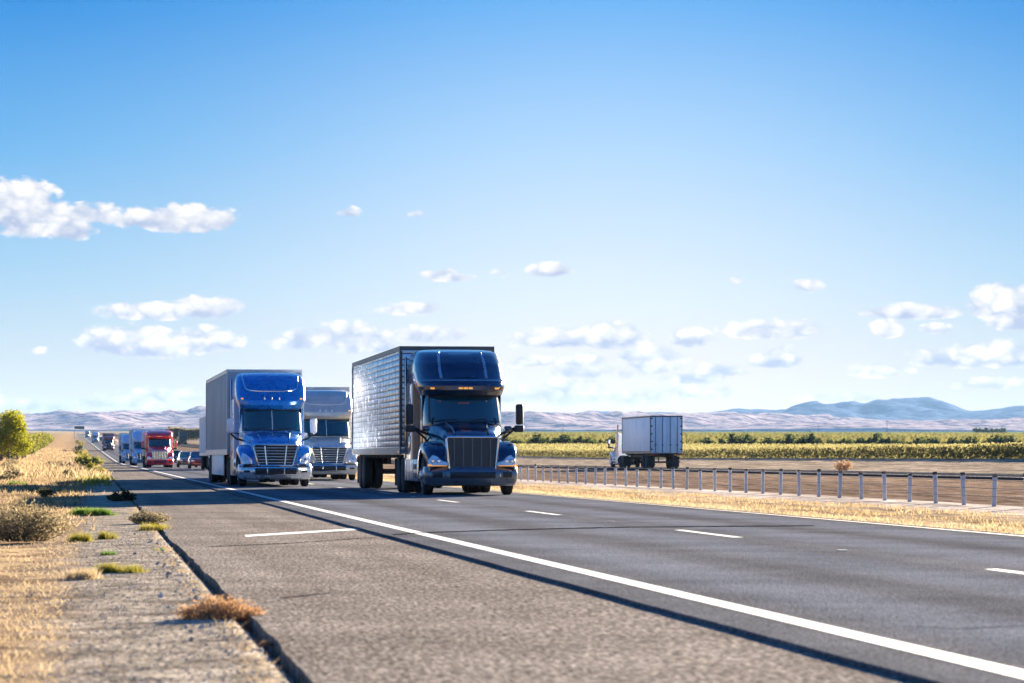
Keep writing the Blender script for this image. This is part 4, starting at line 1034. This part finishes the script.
B('tumbleweed', 'orange brown tumbleweed lying over the shoulder edge in the foreground', 219, 622, 88, 27, m_tumble, n=6500, leaf=.016, seed=10, depth=.8, spread=1.6)
B('grass_tuft', 'tiny dry orange tuft in the dark shoulder edge below the tumbleweed', 272, 646, 30, 5, m_tumble, n=350, blade=.008, cat='grass tuft', twigs=False, seed=11, depth=.5)
B('grass_tuft', 'dry orange tuft at the bottom border in the dark shoulder edge', 308, 681, 26, 7, m_tumble, n=300, blade=.008, cat='grass tuft', twigs=False, seed=12, depth=.5)
B('shrub', 'dark rounded bush in the trucks shadow at the shoulder edge', 122, 502, 32, 13, m_dkbush, n=2200, leaf=.05, seed=13)
B('shrub', 'dark twiggy weed in the shadow left of the rounded dark bush', 45, 497, 22, 11, m_dkbush, n=900, leaf=.05, seed=14)
B('grass_patch', 'bright green grass patch behind the yellow tufts', 90, 516, 52, 8, m_ggrass, n=2600, blade=.02, cat='grass', twigs=False, seed=15)
B('grass_patch', 'small green grass patch at the far left behind the big shrub', 14, 486, 26, 5, m_ggrass, n=900, blade=.03, cat='grass', twigs=False, seed=16)
B('shrub', 'bright yellow green bush on the left verge beside the shoulder', 101, 476, 14, 8, m_ygrass, n=700, leaf=.12, seed=17)
B('shrub', 'olive bush on the verge just behind the bright yellow green one', 91, 470, 14, 9, m_ygrass, n=700, leaf=.12, seed=18)
B('shrub', 'brown bush on the bank left of the olive bush', 68, 476, 12, 7, m_sage, n=600, leaf=.10, seed=19)
B('shrub', 'grey brown bush on the bank beneath the yellow tree', 14, 479, 22, 12, m_sage, n=900, leaf=.10, seed=20)
random.seed(11)
places = ['nearest', 'second nearest', 'third nearest', 'fourth nearest', 'fifth nearest', 'sixth nearest', 'seventh nearest', 'farthest but two', 'farthest but one', 'farthest']
for k in range(10):
    s = random.uniform(-1.2, .4); Yw = 270*1.17**k; p = GP(s, tOf(s, Yw)); sc = random.uniform(1.0, 1.9)
    bush('shrub', '%s green brown bush of the row between the left bank and the shoulder' % places[k], p, sc*1.5, sc*1.5, sc*.9, m_orch if k % 2 else m_ygrass, n=500, leaf=.22, group='bushes along the left shoulder', seed=30+k)
for k in range(7):
    s = -3.2-k*.9+random.uniform(-.6, .6); Yw = 130+k*34; p = GP(s, tOf(s, Yw)); sc = random.uniform(.5, 1.0)
    bush('shrub', ['nearest', 'second', 'third', 'fourth', 'fifth', 'sixth', 'farthest'][k]+' dry brown bush of those on the left bank', p, sc*2, sc*2, sc*.7, m_sage, n=700, leaf=.09, group='dry bushes on the left bank', seed=50+k)
B('tumbleweed', 'peach coloured bush standing beyond the cable barrier', 843, 470.5, 22, 13, m_tumble, zb=.05, n=900, leaf=.10, seed=21)

# crops
def crop(name, n, sfun, tfun, h, leaf, m, rows=None):
    s = sfun(n); t = tfun(n)
    if rows: s = np.where(np.random.rand(n) < .5, s, np.round(s/rows)*rows+np.random.randn(n)*.25)
    x, y = xy(s, t); z = gzv(s, t); f = np.random.rand(n)
    c = np.stack([x, y, z+h*f**.6*(1+.05*np.sin(x*.9+y*.31)+.05*np.random.randn(n))], -1); c[:,2] = np.maximum(c[:,2], z+.02)
    V = cards(c, leaf, up=2.); return tag(quads_mesh(name, V, m, attrs=np.clip(f*.3+np.random.rand(n)*.7, 0, 1)), kind='stuff')
def tr_(n): return 190+np.random.rand(n)**1.5*520
crop('crop_field', 52000, lambda n: 62+np.random.rand(n)**2*3, tr_, .98, .2, m_crop)
def front_s(n): return 62+np.random.rand(n)**1.6*175
crop('crop_field', 150000, front_s, tr_, .95, .36, m_crop, rows=3.0)
crop('green_crop_field', 70000, lambda n: 62+np.random.rand(n)**1.3*700, lambda n: 700+np.random.rand(n)**1.5*1500, 1.4, 2.2, m_crop2)
# undulating body under the leaves so that no soil shows between far plants
# hedge line of dark bushes
random.seed(5); np.random.seed(5); protos = []
for k in range(4):
    protos.append(bush('hedge_bush', 'x', (0,0,0), 5.5, 4, 3.1, m_hedge, n=700, leaf=.6, cat='bush', group='dark bushes in the hedge line across the fields', twigs=True))
used = 0
x = -14.
while x < 175:
    o = protos[used] if used < 4 else copy_tree(protos[random.randrange(4)])
    used += 1
    Yw = 700+random.uniform(-6, 6); s = x*UY-Yw*UX; t = Yw*UY+x*UX
    sc = random.uniform(.75, 1.25); o.location = (x, Yw, gzv(s, t)); o.scale = (sc*1.15, sc, sc*random.uniform(.75, 1.05)); o.rotation_euler.z = random.uniform(0, 6.3)
    o['label'] = '%s dark bush from the left in the hedge line between the two crop fields' % ordinal(used)
    x += random.choice([3.2, 3.8, 4.4, 4.6, 5.5, 7.5])

def tree(name, label, loc, h, w, m, n=3000, leaf=.25, group=None, cat='tree', seed=None, trunk_h=.25):
    if seed is not None: np.random.seed(seed); random.seed(seed)
    root = empty(name, loc, label=label, cat=cat, group=group)
    tk = MB(); r = h*.03; tk.tube([(0,0,-.2), (.02*h,0,h*.2), (0,.02*h,h*.5), (.01*h,0,h*.8)], [r*1.4, r, r*.6, r*.2], 8)
    cl = []
    for k in range(13):
        a = k*2.4; z0 = h*(trunk_h+.4*k/13); rr = w*.34*random.uniform(.6, 1.1); e = (math.cos(a)*rr, math.sin(a)*rr, z0+h*random.uniform(.15, .35))
        tk.tube([(0,0,z0), (e[0]*.5, e[1]*.5, z0+h*.1), e], [r*.5, r*.3, r*.1], 5); cl.append(e)
    for k in range(6): cl.append((random.uniform(-.3, .3)*w, random.uniform(-.3, .3)*w, h*random.uniform(.6, .92)))
    tk.build('trunk', m_bark, root)
    cl = np.array(cl); k = np.random.randint(0, len(cl), n); rad = (w*.19*np.random.uniform(.7, 1.2, len(cl)))[k]
    d = np.random.randn(n, 3); d /= np.linalg.norm(d, axis=1)[:,None]; c = cl[k]+d*(rad*np.random.rand(n)**.45)[:,None]*np.array([1, 1, .85])
    crown = quads_mesh('crown', cards(c, leaf), m, root, attrs=np.clip(np.random.rand(n)*.6+(c[:,2]/h-.4)*.5, 0, 1))
    return root
p = GP(-9.4, tOf(-9.4, 318)); tree('roadside_tree', 'big yellow green tree at the left edge of the picture', p, 5.3, 6.4, m_tree, n=20000, leaf=.21, seed=70, trunk_h=.12)
tp = [tree('orchard_tree', 'x', (0,0,0), 3.6, 4.0, m_orch, n=1500, leaf=.36, group='orchard trees in rows behind the yellow tree', seed=80+k, trunk_h=.1) for k in range(3)]
cnt = 0
for row, s in enumerate((-9.5, -14.5, -19.5)):
    for k in range(34 if row == 0 else 18):
        o = tp[cnt] if cnt < 3 else copy_tree(tp[random.randrange(3)])
        cnt += 1
        Yw = 345+k*5.2*(1+.07*k)+row*1.7; sj = s+random.uniform(-.4, .4); o.location = GP(sj, tOf(sj, Yw)); o.rotation_euler.z = random.uniform(0, 6.3); q = random.uniform(.85, 1.1); o.scale = (q, q, q*.95)
        o['label'] = ordinal(k+1)+[' orchard tree behind the yellow tree in the row nearest the road', ' orchard tree from the camera in the middle row left of the road', ' orchard tree from the camera in the row farthest left of the road'][row]
# brown orchard block right of the red truck, far off
tb = [tree('orchard_tree', 'x', (0,0,0), 5.2, 6.0, m_brorch, n=900, leaf=.7, group='brown autumn orchard far beyond the cars', seed=90+k, trunk_h=.1) for k in range(2)]
cnt = 0
for r_ in range(2):
    for k in range(17):
        px = 171+k*2.9+random.uniform(-.6, .6)
        o = tb[cnt] if cnt < 2 else copy_tree(tb[random.randrange(2)]); cnt += 1
        Yw = 1380+60*r_; xw = (px-512)/F*Yw; s = xw*UY-Yw*UX; t = Yw*UY+xw*UX
        o.location = (xw, Yw, float(gzv(s, t))); o.scale = (random.uniform(.9, 1.15),)*3; o.rotation_euler.z = random.uniform(0, 6.3)
        o['label'] = '%s brown tree from the left, %s row of the autumn orchard beyond the cars' % (ordinal(k+1), ('front', 'back')[r_])
for k, px in enumerate((976, 981, 986, 991, 997, 1003)):
    Yw = 2600; xw = (px-512)/F*Yw; s = xw*UY-Yw*UX; t = Yw*UY+xw*UX
    tree('distant_tree', '%s dark tree from the left in the distant clump below the blue mountains' % ordinal(k+1), (xw, Yw, float(gzv(s, t))), random.uniform(4.5, 6), 6.5, m_hedge, n=400, leaf=1.1, group='distant clump of dark trees', seed=120+k, trunk_h=.1)
# far small bushes dotting the plain
# power poles on the plain
m_wood = mat('pole_wood', (.16,.12,.10), .9)
for k, (px, hgt, dist) in enumerate(((887, 11, 2300), (818, 9, 3000), (563, 10, 2900))):
    xw = (px-512)/F*dist; s = xw*UY-dist*UX; t = dist*UY+xw*UX
    root = empty('utility_pole', (xw, dist, float(gzv(s, t))), label=['utility pole rising in front of the blue mountains', 'utility pole farther left, in front of the low hills', 'utility pole between the navy truck and the container truck'][k], cat='pole')
    MB().tube([(0,0,0), (0,0,hgt)], [.2,.14], 8).build('pole', m_wood, root); MB().box(-1.2, 1.2, -.06, .06, hgt-1, hgt-.85).build('crossarm', m_wood, root)

# overhead sign across the road far away
t = tOf(2.0, 1500)
root = empty('overhead_sign', P(1.0, t), HEAD, label='dark overhead road sign where the road meets the plain', cat='road sign')
m_sign = mat('sign_back', (.05,.075,.07), .6); m_galv = mat('sign_steel', (.25,.26,.27), .5, .6)
MB().rbox(-2.5, 2.3, -.05, .05, 5.0, 6.3, .05).build('sign_panel', m_sign, root)
MB().tube([(-2.2, .2, -.3), (-2.2, .2, 6.3)], .16).build('pole', m_galv, root); MB().tube([(2.0, .2, -.3), (2.0, .2, 6.3)], .12).build('pole', m_galv, root)

# render settings that the place needs
S.cycles.volume_bounces = 1
S.cycles.max_bounces = 8
